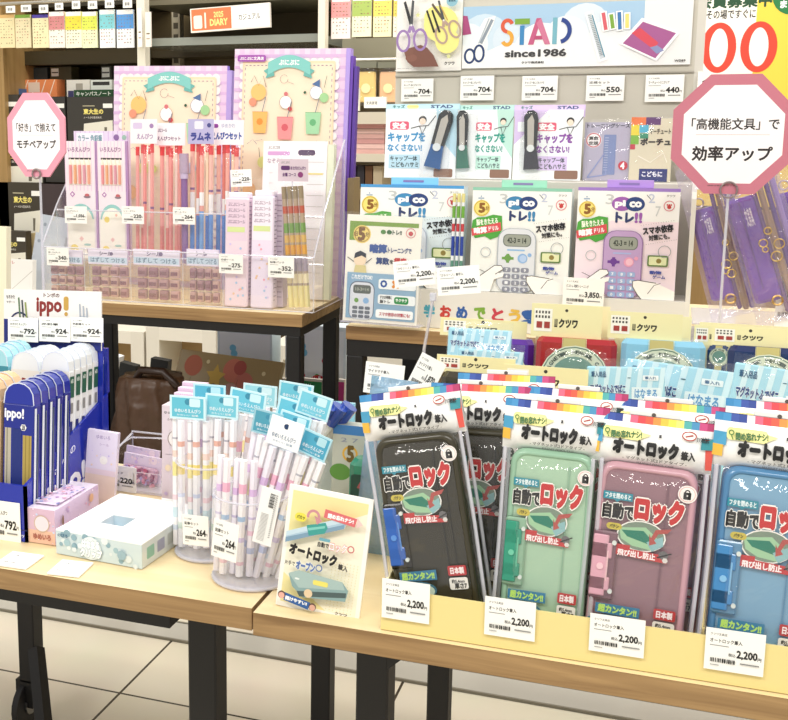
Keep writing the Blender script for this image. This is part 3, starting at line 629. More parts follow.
# white sticker sheet behind right of the stand
M,W,H=FP(259,322,141,SY+.12,U+.003,lean=5); t_=thing('sticker_sheet','large white sheet of writing stickers with lavender hanging slot behind the brown pencils','sticker sheet',M)
m=MB(W,H); m.card(.002,'#fbf8fb'); m.T('ぷにぷに文具',.08,.03,.26,.05,'#555555'); m.RR(.07,.065,.42,.09,'#dca8dc',.02); m.T('なぞるシール',.07,.11,.48,.14,'#a890a8',.01)
m.RR(.55,.055,.82,.09,'#5c4668',.04)
for j in range(11): m.R(.70,.13+j*.07,.96,.133+j*.07,'#c8c4c0'); m.R(.10,.2+j*.065,.16,.204+j*.065,'#e0d4d8')
m.E(.12,.34,.04,'#e8d4c8'); m.R(.72,.2,.95,.21,'#f0e090'); m.build('sheet',t_)
m=MB(W,H); bagmesh(m,W*1.04,H,.012,'bag_film',-.003,3,5,8); m.build('bag',t_)
m=MB(W,H); m.box(W+.001,.0,0,W+.012,.014,H*.98,'#e6ecd4'); m.build('spine',t_)
M,W,H=FP(278,308,159,SY+.05,None,181); m=MB(W,H); m.card(.001,'#d9c8d2'); m.T('ぷにぷに',.1,.1,.4,.2,'#555555'); m.RR(.1,.3,.4,.5,'#5c2c68',.05); m.T('あさがおえんぴつ',.42,.32,.92,.48,'#5c2c68',.03); m.T('全種 コース',.15,.62,.6,.78,'#5c2c68',.03); m.E(.75,.7,.09,'#8c3c78')
m.box(W*.45,.001,-.09,W*.5,.002,0,'acrylic_edge'); tag(m.build('shelf_label',None,M),'mauve label with plum writing on the white sticker sheet','label')
# folders behind
def gingham_folder(px0,px1,yt,Y,roll,label,full):
    M,W,H=FP(px0,px1,yt,Y,U+.001,roll=roll,lean=2); t_=thing('folder',label,'folder',M,'purple gingham folders behind the clear stand')
    m=MB(W,H); m.card(.012,'#f0ddf0',side='#8f78cc')
    n=22
    for k in range(n):
        if k%2: m.R(k/n,0,(k+1)/n,1,'#e9cdea')
    for k in range(44):
        if k%2: m.R(0,k/44,1,(k+.55)/44,'#dfbce4')
    m.x2=lambda u,v:(u,(v-.035)*.66); m.vs=.66
    for k in range(14):
        m.E(.09+k*.063,.115,.034,'#faf3f4',n=12)
    for k in range(22):
        m.E(.085,.14+k*.06,.034,'#faf3f4',n=12); m.E(.915,.14+k*.06,.034,'#faf3f4',n=12)
    m.RR(.085,.11,.915,1.5,'#f8e0bc',.02); m.RR(.10,.125,.90,1.49,'#fbead0',.02)
    for k in range(22):
        m.R(.11+k*.036,.135,.128+k*.036,.139,'#8d6c90'); 
    for k in range(24): m.R(.108,.15+k*.034,.112,.166+k*.034,'#8d6c90'); m.R(.888,.15+k*.034,.892,.166+k*.034,'#8d6c90')
    # ribbon banner
    P=[];Q=[]
    for k in range(13):
        u=.32+k*.38/12; v=.10-.035*math.sin(math.pi*k/12)*1.3+.02; P.append((u,v)); Q.append((u,v+.075))
    m.PG([(.28,.17),(.36,.14),(.38,.20),(.30,.215),(.315,.19)],'#6cb8b0'); m.PG([(.74,.17),(.66,.14),(.64,.20),(.72,.215),(.705,.19)],'#6cb8b0')
    m.PG(P+Q[::-1],'#86cfc8'); m.T('ぷにぷに',.42,.105,.60,.135,'#ffffff',.03)
    if full: m.RR(.04,.075,.30,.115,'#a455b0',.02); m.T('ぷにぷに文具店',.06,.085,.28,.105,'#ffffff',.02)
    # fruit drinks and swirls
    def cup(u,v,c,c2,s=1):
        m.PG([(u-.07*s,v),(u+.07*s,v),(u+.055*s,v+.13*s),(u-.055*s,v+.13*s)],c); m.L([(u-.07*s,v),(u+.07*s,v)],.006,c2); m.E(u,v+.06*s,.03*s,c2,n=8); m.L([(u+.02*s,v),(u+.05*s,v-.09*s)],.006,'#7a8090')
    m.E(.24,.30,.07,'#f6c878'); m.E(.19,.36,.035,'#ee9a7c'); m.L([(.17,.24),(.2,.2),(.24,.26),(.28,.2),(.31,.27)],.006,'#8a6c58')
    m.E(.49,.36,.055,'#fffdf8'); m.EL(.49,.36,.055,.004,'#9a7c78'); m.E(.49,.31,.018,'#d8787c'); m.E(.53,.40,.02,'#cc4c50'); m.EL(.47,.22,.035,.004,'#9a7c78',a0=40,a1=360); m.L([(.50,.235),(.56,.25)],.004,'#9a7c78')
    m.E(.76,.30,.055,'#fffdfc'); m.EL(.76,.30,.055,.004,'#8a90a8'); m.PG([(.72,.25),(.79,.22),(.79,.27)],'#5474a4'); m.E(.83,.33,.04,'#a8d89c'); m.E(.66,.30,.012,'#2e5c40'); m.L([(.83,.27),(.85,.2)],.004,'#5a6a58')
    cup(.26,.42,'#f6c06c','#e8963c'); cup(.49,.45,'#f29a9c','#d8606c',1.05); cup(.74,.42,'#a8dcae','#6cb880')
    for u in(.2,.78): m.L([(u-.05,.62),(u,.59),(u+.04,.62),(u+.02,.60),(u+.09,.59)],.004,'#8a90a0')
    m.E(.30,.73,.05,'#e8ec98'); m.E(.38,.735,.035,'#dfe88c'); m.L([(.27,.70),(.26,.64)],.005,'#6a7060'); m.E(.72,.72,.045,'#d0daf4'); m.L([(.8,.7),(.82,.64)],.006,'#6a6a8a')
    m.E(.18,.9,.06,'#f6c890'); m.build('cover',t_)
    return t_,W,H
t1,W,H=gingham_folder(112,222,66,SY+.195,1,'purple gingham folder behind the red pencil bundles, left of the two',False)
m=MB(); m.box(W+.0005,-.002,0,W+.010,.01,H*.98,'#b9a4e4'); m.build('spine',t1)
t2_,W,H=gingham_folder(229,337,49,SY+.185,1,'purple gingham folder with ribbon banner, right of the two and taller',True)
m=MB(); m.box(W+.0005,-.002,0,W+.008,.016,H,'#b7a0ea'); m.box(W+.0085,.0,0,W+.013,.016,H*.97,'#6e48b4'); m.build('spine',t2_)
m=MB(); m.box(W+.0145,.002,0,W+.020,.016,H*.93,'#5c3ca0'); m.build('inner_leaf',t2_)
# folder stand board
M,W,H=FP(346,352,178,SY+.18,U+.001); m=MB(W,H); m.card(.04,'#8c7a5a'); tag(m.build('support_board',None,M),'thin brown board propping the right end of the folders','board')
# price cards on the stand
G='price cards on the pink pencil stand'
pc(65,87,206,SY+.052,'price card 1,056 in front of the coloured pencil sets','えんぴつセット','1,056',yb=223,group=G)
pc(122,144,206,SY+.052,'price card in front of the salmon pencil bundles','シャープペン','220',yb=223.5,group=G)
pc(173,195,207,SY+.052,'price card in front of the blue pencil bundles','ボールペン','264',yb=224,group=G)
pc(47,69,247,SY-.0015,'price card on the low tier at the left end of the stand','消しゴムパック','340',yb=265,group=G)
pc(231,252,170,SY+.062,'price card hanging behind the pale pink case','えんぴつ','220',yb=187,group=G,roll=-3)
pc(219,243,254,SY-.0015,'price card 275 on the front of the pale pink case','定規ケース','275',yb=273,group=G)
pc(268,294,256,SY-.0015,'price card 352 on the front below the brown pencils','鉛筆パック','352',yb=277,group=G)
# ---------------------------------------------------------------- octagonal signs
def octsign(cx,cy,rx,ry,Y,l1,l2,label,z0,frame,tx1,tx2,zend=None):
    P=aty(cx,cy,Y); R=(aty(cx+rx,cy,Y).x-aty(cx-rx,cy,Y).x)/2; Rz=(aty(cx,cy-ry,Y).z-aty(cx,cy+ry,Y).z)/2
    t_=thing('octagon_sign',label,'sign',Matrix.Translation((P.x,Y,z0))); h=P.z-z0
    k=math.cos(math.radians(22.5)); 
    oc=lambda s:[(s*R/k*math.cos(math.radians(22.5+45*i)),s*Rz/k*math.sin(math.radians(22.5+45*i))) for i in range(8)]
    m=MB(2*R,2*Rz); O=oc(1)
    m.face([(x,0,h+z) for x,z in O],frame); m.face([(x,.003,h+z) for x,z in O][::-1],frame)
    for i in range(8):
        a,b=O[i],O[(i+1)%8]; m.face([(a[0],0,h+a[1]),(b[0],0,h+b[1]),(b[0],.003,h+b[1]),(a[0],.003,h+a[1])],frame)
    m.pl=((-R,0,h-Rz),(1,0,0),(0,0,1),(0,-1,0)); I=oc(.82)
    m.PG([((x+R)/(2*R),1-(z+Rz)/(2*Rz)) for x,z in I],'#fdf9fb')
    m.T(l1,*tx1,'#2c2628',.014); m.R(.2,.5,.8,.503,'#c8a8a8'); m.T(l2,*tx2,'#2c2628',.02); m.T('価格は税込表示です',.32,.925,.55,.935,'#555555'); m.build('sign_board',t_)
    m=MB(); m.tube([(0,.006,0),(0,.006,h-Rz*.6)],.0016,'acrylic_edge',6); m.tube([(-.0,.006,0),(0,.006,.004)],.03,'acrylic_edge',16); m.build('rod',t_)
    m=MB(); m.ring((0,-.002,h-Rz*.93),R*.14,.0012,'#8a7a7c!'); m.build('ring_clip',t_)
octsign(36,135,28.5,42,1.13,'「好き」で揃えて','モチベアップ','tall pink octagon sign on a clear rod beside the pink pencil stand',T+.0,'#eba0b4',(.16,.36,.84,.46),(.16,.56,.84,.66))
# ================================================================ blue pencil stand at the left
BLUE='#1c2fa8!'; NAVY='#152270!'
Yf=.888; xl=gx(-70,Yf,T); xr=gx(27.5,Yf,T); Yb=1.062
t=thing('pencil_stand','blue cardboard stand with the round white lettering holding pencil boxes, at the left edge','display stand',Matrix.Translation((xl,Yf,T+.0006)))
W=xr-xl; D=Yb-Yf; fh=aty(10,485,Yf).z-T
m=MB(W,fh); m.box(0,0,0,W,.003,fh,BLUE); m.n=2; m.T('TOMBOW Stationery',.60,.86,.97,.93,'#e8ecf8',.01); m.R(0,.78,1,.80,'#101a60'); m.build('front_lip',t)
# side wall: low in front, high at the back
zs=lambda py,Y:aty(110,py,Y).z-T
def sidez(y): return fh+ (zs(392,Yb)-fh)*max(0,(y-.01)/(D-.01))
P=[(0,0),(D,0),(D,sidez(D)),(.0,fh)]
m=MB(D,sidez(D)); m.mesh([(W-.003,y,z) for y,z in P]+[(W,y,z) for y,z in P],[(3,2,1,0),(4,5,6,7),(0,1,5,4),(1,2,6,5),(2,3,7,6),(3,0,4,7)],BLUE)
m.pl=((W,0,0),(0,1,0),(0,0,1),(1,0,0))
Hs=sidez(D)
m.T('トンボの',.30,1-.60,.56,1-.53,'#e9ecfb',.01,rot=20); m.T('ippo!',.18,1-.45,.66,1-.16,'#f4f6ff',.03,rot=0); m.build('side_wall',t)
m=MB(); m.box(0,D-.004,0,W,D,aty(103,348,Yb).z-T,BLUE); m.build('back_wall',t)
m=MB(); m.box(0,.003,0,W-.003,D-.004,.003,BLUE); m.build('floor_panel',t)
# header
M,W2,H2=FP(4,101,289,Yb-.012,None,346,lean=6,roll=-2,yaw=-3)
hd=thing('display_sign','white header card with red brown lettering above the blue stand','header card',M)
m=MB(W2,H2*1.25); m.box(0,0,-H2*.0,W2,.002,H2*1.0,'#f2f0ee'); m.H=H2
m.R(0,.52,1,1,'#16267c'); m.T('トンボの',.42,.05,.58,.12,'#5a2420',.02); m.T('ippo',.35,.14,.60,.44,'#8c2a28',.03); m.RR(.625,.10,.675,.34,'#c9a04c',.02); m.E(.65,.40,.018,'#c9a04c')
m.T('もちかたと書きやすさのために',.31,.48,.70,.515,'#333333',.01); m.T('えんぴつ',.45,.545,.56,.59,'#ffffff',.02); m.T('もちかた',.03,.10,.12,.16,'#3a3a44',.01); m.T('サポート',.03,.2,.12,.24,'#3a3a44')
m.EL(.17,.60,.10,.015,'#1a2a5c',a0=0,a1=180)
for k,c in enumerate(('#5c7a58','#3c444c','#8c9a54')): m.L([(.16+k*.035,.14+k*.04),(.175+k*.035,.50)],.016,c)
m.E(.83,.62,.12,'#c3cbd8',rv=.20); m.E(.83,.64,.10,'#dfe4ea',rv=.16)
for k in range(3): m.L([(.79+k*.035,.22+k*.03),(.80+k*.035,.62)],.014,'#a9b2c0')
m.build('card',hd)
m=MB(); m.box(-.0,.003,-.09,W2,.005,H2*.5,BLUE); m.build('backing',hd)
for i,(a,b,n,p) in enumerate(((8,38,'かきかたえんぴつ','792'),(39,70,'赤鉛筆','924'),(70,103,'色鉛筆セット','924'))):
    pc(a,b,317,Yb-.020,'price card %s on the blue header, %s'%(p,('leftmost','middle one','right one')[i]),n,p,yb=341,lean=6,roll=-2,yaw=-3,group='price cards on the blue header')
pc(-12,21,499,Yf-.0015,'price card 792 on the front lip of the blue stand','かきかたえんぴつ','792',yb=540)
# pencil boxes
def pbox(Y,x0,W,H,z,th,front,label,grp,kind):
    M=fr((x0,Y,z),0,5,0); t_=thing('pencil_box',label,'pencil box',M,grp); m=MB(W,H)
    body={'blue':'#17268c!','white':'#f0f2f4!','cyan':'#8ccfe0!','tan':'#dcb88a!'}[kind]; band={'blue':'#101a60','white':'#1f5c4c','cyan':'#3c8ca0','tan':'#a87c4c'}[kind]
    m.box(0,0,0,W,th,H*.86,body,.001)
    if kind=='blue':
        m.R(0,0,1,1,'#17268c') if 0 else None
        m.H=H; 
        m.R(.06,.30,.26,.92,'#b8b2a0'); m.R(.12,.30,.15,.92,'#7c7868'); m.R(.64,.34,.92,.92,'#b09a50'); m.R(.72,.34,.75,.92,'#8c7838'); m.R(.84,.34,.87,.92,'#8c7838'); m.R(.3,.30,.6,.92,'#1a2c78')
        m.T('ippo!',.06,.17,.66,.25,'#f4f6ff',.03); m.E(.66,.29,.10,'#f2f2f2',n=6); m.T('2B',.61,.275,.71,.305,'#222244',.03)
        m.pl=((W,0,0),(0,1,0),(0,0,1),(1,0,0)); m.W=th; m.R(0,.16,.30,1,'#e3e8f2'); m.R(.45,.2,.6,.9,'#5c6a78')
    elif kind in('white',):
        m.R(.0,.14,1,.30,'#e9e6e0'); m.T('ippo!',.14,.18,.84,.27,'#8c2a28',.03)
        cc=('#3c7a5c','#24408c','#24408c','#24408c','#24408c') if 'green' in front else ('#6a9a54','#d8905c','#e8b070','#c45c50','#8c5c7c','#b46c50')
        n=len(cc)
        for k,c in enumerate(cc): m.R(.04+k*.92/n,.32,.04+(k+.85)*.92/n,.40,c); m.R(.04+k*.92/n,.41,.04+(k+.85)*.92/n,.97,'#c8d2e4' if 'green' in front else '#e9cba4')
        m.pl=((W,0,0),(0,1,0),(0,0,1),(1,0,0)); m.W=th; m.R(.1,.18,.85,.34,'#1e5a44'); m.T('6B',.25,.2,.7,.23,'#e8f0e8'); m.R(.3,.38,.7,.46,'#8a8a8a'); m.R(.12,.52,.62,1,'#16226c')
    else: m.R(0,.14,1,.2,band); m.E(.5,.4,.3,'#f2f2e8')
    m.build('body',t_)
    # rounded transparent dome top
    n=8; V=[]; 
    for y in (0.0,th):
        for k in range(n+1): a=math.pi*k/n; V.append((W/2-W/2*.96*math.cos(a),y,H*.86+H*.14*math.sin(a)**.7))
    Fs=[tuple(range(n+1))[::-1],tuple(range(n+1,2*n+2))]+[(k,k+1,n+2+k,n+1+k) for k in range(n)]
    m=MB(W,H); m.mesh(V,Fs,{'blue':'#1b2c9a!','white':'#eef3f6!','cyan':'#a4dce8!','tan':'#e8c494!'}[kind]); 
    m.pl=None; m.n=3
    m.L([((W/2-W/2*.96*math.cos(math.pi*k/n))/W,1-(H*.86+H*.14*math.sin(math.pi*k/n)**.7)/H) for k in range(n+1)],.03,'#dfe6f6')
    m.build('dome',t_)
    return t_
zst=T+.004
def boxrow(pa,pb,yt,Y,th,n,front,kind,lbl,grp,z=None,step=None):
    z=zst if z is None else z
    x0=gx(pa,Y,z+.05); x1=gx(pb,Y,z+.05); H=0.3; M=fr((x0,Y,z),0,5,0)
    H=bis(lambda h:proj(M@Vector(((x1-x0)/2,0,h)))[1]-yt,0,2)
    for i in range(n):
        pos=['frontmost','second','third','fourth','fifth','sixth','seventh'][i]
        pbox(Y+i*(step or th*1.03),x0,x1-x0,H,z,th,front,lbl%pos,grp,kind)
boxrow(0,31,383,.897,.0125,5,'blue','blue','navy blue pencil box with dome top, %s from the front','navy pencil boxes at the front of the blue stand',step=.0145)
boxrow(-34,-3,378,.897,.0135,3,'tan','tan','tan topped pencil box at the left edge, %s in its row','tan pencil boxes',step=.0145)
z3=zst+.028
boxrow(38,66,352,.972,.0115,6,'green','white','white pencil box with green and blue bars, %s in its row','white pencil boxes with blue bars',z=z3,step=.0128)
boxrow(8,36,352,.972,.0115,4,'many','white','white pencil box with orange and green bars, %s in its row','white pencil boxes with colour bars',z=z3,step=.0128)
boxrow(-24,5,347,.972,.0115,4,'c','cyan','light blue pencil box at the left edge, %s in its row','light blue pencil boxes',z=z3,step=.0128)
bs=MB(); bs.box(xl+.004,.970,T+.0045,xr-.004,1.052,z3-.0015,BLUE); tag(bs.build('inner_step',None),'blue cardboard step inside the stand under the white boxes','step')
# ================================================================ small boxes on the left table
def pastel(m,n,seed,cols=('#e8d0e8','#f4e4f4','#c8d4f0','#f2d0d8'),v0=0,v1=1,r=.02):
    q=random.Random(seed)
    for _ in range(n): m.E(q.random()*.9+.05,v0+(v1-v0)*q.random(),r*(.5+q.random()),q.choice(cols),n=8)
P0=Vector((gx(27,.890,T),.890,T+.0008)); xw=gx(55.5,.890,T)-P0.x
hb=aty(27,508,.89).z-T
Yq=bis(lambda y:proj((P0.x+xw,y,T))[0]-99,.9,1.6); L=Yq-.89
t_=thing('gift_box','long lavender printed box standing right of the blue pencil stand','box',Matrix.Translation(P0))
m=MB(xw,hb); m.box(0,0,0,xw,L,hb,'#dcc6e2!',ms={2:'#d9b9cf!',5:'#efe4f2!'}); 
m.R(0,.62,1,1,'#e8bfa8'); pastel(m,10,2,r=.03); m.E(.55,.42,.27,'#cdb59c'); m.E(.55,.42,.24,'#e9dfe8'); m.T('ゆめいろ',.25,.72,.85,.88,'#b06a5c',.04)
m.pl=((xw,0,0),(0,1,0),(0,0,1),(1,0,0)); m.W=L; pastel(m,22,3,('#f6ecf8','#c4a8d0','#e8a8b8'),r=.012); m.R(0,.9,1,1,'#e6cfe0'); m.E(.15,.4,.02,'#8c6c54',rv=.16); m.E(.8,.25,.05,'#e4b48c')
m.pl=((0,0,hb),(1,0,0),(0,1,0),(0,0,1)); m.W=xw; m.H=L; m.R(.12,.2,.88,.88,'#e9d5ec'); pastel(m,60,4,('#f8f0f8','#c09ad0','#9aa8d8','#e8b0c0','#f2d8e0'),.22,.86,.05); m.build('body',t_)
# hanging card pack
M,W,H=FP(83,113,429,.998,T,lean=3,roll=4,yaw=4); t_=thing('hanging_pack','pale lavender hanging card pack standing behind the long lavender box','card pack',M)
m=MB(W,H); m.card(.006,'#ece2f4!'); m.T('ゆめいろ',.3,.05,.75,.10,'#9a84b4'); m.T('シール',.42,.15,.72,.18,'#b09ac0'); m.R(0,.48,1,.55,'#e8d4e0'); m.R(0,.55,1,1,'#e9d2c6'); m.E(.58,.36,.13,'#fbf7f2'); pastel(m,8,9,('#c8b8e8','#f6d8b8'),.2,.45); m.build('card',t_)
m=MB(); m.box(-.01,.008,0,W+.01,.03,.004,'#d8cfe0'); m.build('foot',t_)
# white tray box, open topped with a slot
A=atz(56.5,554,T); B=atz(142,570,T); C=atz(175.5,549,T)
yaw=math.degrees(math.atan2(B.y-A.y,B.x-A.x)); w_=(B-A).length; d_=(C-B).length+.075; h_=.021
hh=bis(lambda h:proj((A.x,A.y,T+h))[1]-531,0,.1)
t_=thing('tray_box','flat white box with pale blue printed front and a slot in its top','box',fr((A.x,A.y,T+.0008),yaw,0,0))
d_=.115
m=MB(w_,hh); m.box(0,0,0,w_,.0012,hh,'#c8dadd!'); m.R(0,0,1,1,'#cfdfe2'); pastel(m,26,6,('#a4c4cc','#e6f0f0','#8fb0bc','#dfe9ea'),r=.03)
m.E(.42,.5,.12,'#e9f2f2'); m.T('はなまる',.32,.18,.52,.5,'#ffffff',.08,o='#7c98a4',ow=.05); m.T('クリップ',.30,.55,.55,.88,'#ffffff',.08,o='#7c98a4',ow=.05); m.T('のびる',.03,.08,.15,.22,'#3c6a8c',.02); m.E(.78,.55,.05,'#9ab8c4'); m.build('front_panel',t_)
m=MB(w_,hh); m.box(w_-.0012,.0012,0,w_,d_,hh,'#d5dcd9!'); m.pl=((w_,0,0),(0,1,0),(0,0,1),(1,0,0)); m.W=d_
for k in range(5): m.RR(.08+k*.17,.25,.2+k*.17,.75,('#8cb8a4','#9a9cb0','#b0b4ac','#7c9ca8','#b8a8b4')[k],.01)
m.build('side_panel',t_)
m=MB(); m.box(0,.0012,0,.0012,d_,hh,'#f4f5f5'); m.box(.0012,d_-.0012,0,w_-.0012,d_,hh,'#f4f5f5'); m.box(.0012,.0012,0,w_-.0012,d_-.0012,.001,'#f0f2f4'); m.build('body',t_)
sx0,sx1,sy0,sy1=w_*.30,w_*.58,d_*.28,d_*.50
m=MB(); z0,z1=hh,hh+.001; Wt='#fbfbfb'
m.box(0,0,z0,w_,sy0,z1,Wt); m.box(0,sy1,z0,w_,d_,z1,Wt); m.box(0,sy0,z0,sx0,sy1,z1,Wt); m.box(sx1,sy0,z0,w_,sy1,z1,Wt); m.build('lid',t_)
m=MB(); m.box(sx0,sy1,.002,sx1,sy1+.001,z0,'#cfe0ea'); m.box(sx0-.001,sy0,.002,sx0,sy1,z0,'#e4ecf2'); m.box(sx0,sy0,.003,sx0+w_*.15,sy1-.002,.012,'#b9dcec'); m.build('slot_lining',t_)
# loose cards lying flat
for i,p in enumerate((((-6,566),(26,570.5),(42,557)),((47,575),(79,578.5),(96,565)))):
    A,B,C=[atz(x,y,T) for x,y in p]; yaw=math.degrees(math.atan2(B.y-A.y,B.x-A.x)); w=(B-A).length; d=(C-B).length
    m=MB(w,d); m.box(0,0,0,w,d,.0015,'#fbfbf8'); m.pl=((0,0,.0015),(1,0,0),(0,1,0),(0,0,1)); m.T('お一人様',.1,.2,.35,.3,'#555555'); m.T('ご自由にお試しください',.1,.70,.85,.78,'#555555')
    tag(m.build('note_card',None,fr((A.x,A.y,T+.0006),yaw)),('white note card lying at the left edge of the table','white note card lying in front of the flat white box')[i],'card')
# memo stand in clear acrylic with charm packs
Y4=1.06; x0=gx(100,Y4,T)
t_=thing('clear_stand','low clear acrylic stand holding sticker packs behind the flat white box','display stand',Matrix.Translation((x0,Y4,T+.0008))); W=gx(164,Y4,T)-x0
za=aty(104,455,Y4).z-T; zb_=aty(150,438,Y4+.07).z-T
m=MB(); acr_panel(m,[(0,0,0),(W,0,0),(W,0,za*.6),(0,0,za*.6)]); m.build('front_panel',t_)
for x in(0,W): m=MB(); acr_panel(m,[(x,0,0),(x,.08,0),(x,.08,zb_),(x,0,za*.6)]); edges(m,(x,0,za*.6),(x,.08,zb_)); m.build('side_panel',t_)
m=MB(); m.box(0,.0,0,W,.08,.002,'acrylic_edge'); m.build('base',t_)
m=MB(); m.tube([(0,.08,zb_+.002),(W,.08,zb_+.002)],.0012,'acrylic_edge',4); m.tube([(-.01,.0,za*.7),(-.01+.02,.06,zb_*1.02),(W,.08,zb_)],.001,'acrylic_edge',4); m.build('rim',t_)
pc(102,136,463,Y4-.002,'price card 220 on the low clear stand behind the flat box','メモパッド','220',yb=488,roll=2)
for i,(a,b,yt,Y,lbl) in enumerate(((117,134,466,1.075,'left'),(124,157,445,1.105,'back'),(122,160,452,1.085,'front'))):
    M,W,H=FP(a,b,yt,Y,T+.004,lean=6,roll=4 if i else -3); t2_=thing('sticker_pack','pack of pink and plum stickers in the low clear stand, %s one'%lbl,'sticker pack',M,'pink sticker packs in the low clear stand')
    m=MB(W,H); m.card(.003,'#ecdff0!'); m.T('シール',.2,.03,.5,.09,'#9a84b4'); m.E(.78,.13,.09,'#f8e8f0'); pastel(m,10,i+20,('#d8c4ec','#f6e0e8'),.1,.3,.03); m.build('card',t2_)
    m=MB(W,H); m.box(.003,-.006,.004,W-.003,0,H*.64,'#cfa9bc!',.002); m.pl=((0,-.006,0),(1,0,0),(0,0,1),(0,-1,0)); q=random.Random(i)
    for _ in range(70): m.E(.1+.8*q.random(),.40+.55*q.random(),.045,q.choice(('#c86a84','#e8a0b4','#9c5c7c','#f6d4dc','#b87c94','#8c4c6c','#b4a0d0')),n=7)
    m.build('stickers',t2_)
# tall grey-pink pack with a round window
M,W,H=FP(162,184,405,1.00,T,yaw=2,lean=2); t_=thing('sticky_note_case','tall grey pink printed pack with round window left of the pencil cups','pack',M)
W*=1.6
m=MB(W,H); m.card(.03,'#d6c6cc'); m.R(0,0,1,.3,'#dccfd6'); m.T('ゆめいろ',.06,.05,.5,.075,'#555555'); m.T('ふせん',.14,.11,.4,.13,'#555555')
m.EL(.4,.29,.23,.02,'#8c7a6c'); m.E(.4,.29,.21,'#efe9e6'); 
for k in range(5): m.R(.28+k*.07,.2,.31+k*.07,.37,'#d8d0cc')
m.L([(.1,.43),(.6,.43)],.01,'#8a7a80'); m.E(.18,.55,.09,'#e4cfb0'); m.E(.5,.72,.17,'#c4a07c'); m.E(.5,.72,.13,'#d9bc98'); m.E(.12,.78,.05,'#c8b0d0'); m.E(.7,.6,.06,'#e8dce4'); m.build('body',t_)
for i in range(4):
    M,W,H=FP(169+i*4.0,196+i*2.9,398-i*5.4,1.04+.012*i,T,lean=3); m=MB(W,H); m.card(.008,'#e6cfe4'); 
    for k in range(12): m.E(.04+k*.084,.004,.028,'#f4e6f2',n=8)
    tag(m.build('memo_pad',None,M),'lavender pad behind the tall grey pink pack, %s'%('frontmost','second from front','third from front','rearmost')[i],'memo pad','lavender pads in a stepped row')
pc(162,176,498,.985,'small price card left of the pencil cups behind the flat box','ふせんケース','330',yb=521)
# ================================================================ round cups of pencils
def cup(px,py,rpx,topy,label):
    C=atz(px,py,T); r=rpx/FPX*(C-CAM).dot(Fv); h=bis(lambda h:proj((C.x,C.y-r,T+h))[1]-topy,0,.4)
    t_=thing('pencil_cup',label,'pencil cup',Matrix.Translation((C.x,C.y,T+.0008)))
    m=MB(); n=32
    for rr in(r,r-.0015):
        V=[(rr*math.cos(2*math.pi*i/n),rr*math.sin(2*math.pi*i/n),z) for z in(.003,h) for i in range(n)]; m.mesh(V,[(i,(i+1)%n,n+(i+1)%n,n+i) for i in range(n)],'acrylic',True)
    m.build('wall',t_)
    m=MB(); m.ring((0,0,h),r,.0010,'acrylic_edge','z',32); m.build('rim',t_)
    m=MB(); m.tube([(0,0,0),(0,0,.003)],r*1.03,'acrylic_edge',28); m.ring((0,0,.002),r*1.03,.0016,'acrylic_edge','z',32); m.build('base',t_)
    return C,r,h
C1,r1,h1=cup(208,552,31,470,'rear left clear round cup packed with pastel pencil sleeves')
C2,r2,h2=cup(252,577,38,505,'front clear round cup packed with leaning pastel pencil sleeves')
PAT=[('#fbf9fc',[(.12,.16,'#d8e4f4'),(.22,.3,'#cfe8f0'),(.36,.40,'#f8d8e0'),(.55,.66,'#f8ec9c'),(.70,.75,'#f8dcd0'),(.84,.855,'#b8b8c4')]),
     ('#f8f7fc',[(.15,.2,'#c8e0d4'),(.4,.43,'#ccd6f0'),(.58,.66,'#f2dc7c'),(.8,.84,'#e8b4a4')]),
     ('#f6f1fb',[(.2,.25,'#b8c4ec'),(.36,.4,'#f2c8e0'),(.5,.52,'#c8bce0'),(.7,.76,'#e0c0ec')]),
     ('#fcf8fa',[(.1,.13,'#f2c8d8'),(.3,.34,'#dccff0'),(.48,.52,'#a0c4e8'),(.72,.8,'#f4b8d0')])]
def sleeve(name,label,C,dx,dy,L,ang,yaw,depth,n,pats,headc,head2,grp,w=.0078,hx=None,hw=None,hh=.022):
    """sleeve of n pencils with a hanging card, standing in a cup; ang tips it right"""
    L*=.83; M=fr((C.x+dx,C.y+dy,T+.006),yaw,depth,ang); t_=thing(name,label,'pencil pack',M,grp)
    W=n*w; 
    for k in range(n):
        c,b=PAT[pats[k%len(pats)]]; pencil('pencil',t_,-W/2+w*(k+.5),.004 if k%2 else .009,.0,L*(1-.008*(k%3)),w*.46,c,b)
    m=MB(W*1.1,L*1.02); bagmesh(m,W*1.12,L*1.03,.017,'soft_film',-.002,n+int(ang),4,9,-.001); 
    m.v=[(x-W*.56,y,z) for x,y,z in m.v]; m.build('sleeve',t_)
    if headc:
        Wc=(hw or W*1.25)*.92; m=MB(Wc,hh); z0=L*1.01; m.box(-Wc/2,.002,z0,Wc/2,.0032,z0+hh,headc); m.n=1; m.pl=((-Wc/2,.002,z0),(1,0,0),(0,0,1),(0,-1,0)); 
        m.R(.06,.08,.94,.92,head2); m.E(.5,.25,.08,'#3c8ca8' if head2!='#ffffff' else '#203c64'); m.RR(.55,.1,.85,.45,headc,.04); m.T('ゆめいろえんぴつ',.14,.55,.86,.72,'#f4fbff' if head2!='#ffffff' else '#5a7a9a',.01); m.T('かわいい 鉛筆',.2,.78,.8,.87,'#e8f6fa' if head2!='#ffffff' else '#9ab0c4')
        m.build('header_card',t_)
    return t_
G='pencil sleeves in the rear left cup'; A_,B_='#cfeff6','#62bfd6'
sleeve('pencil_sleeve','pastel pencil sleeve with aqua card at the left of the rear cup',C1,-.016,-.012,.148,-1,0,3,5,[0,1],A_,B_,G,hw=.040)
sleeve('pencil_sleeve','pastel pencil sleeve with aqua card at the middle of the rear cup',C1,.012,-.008,.152,1,0,3,4,[0,1],A_,'#74c8dc',G,hw=.036)
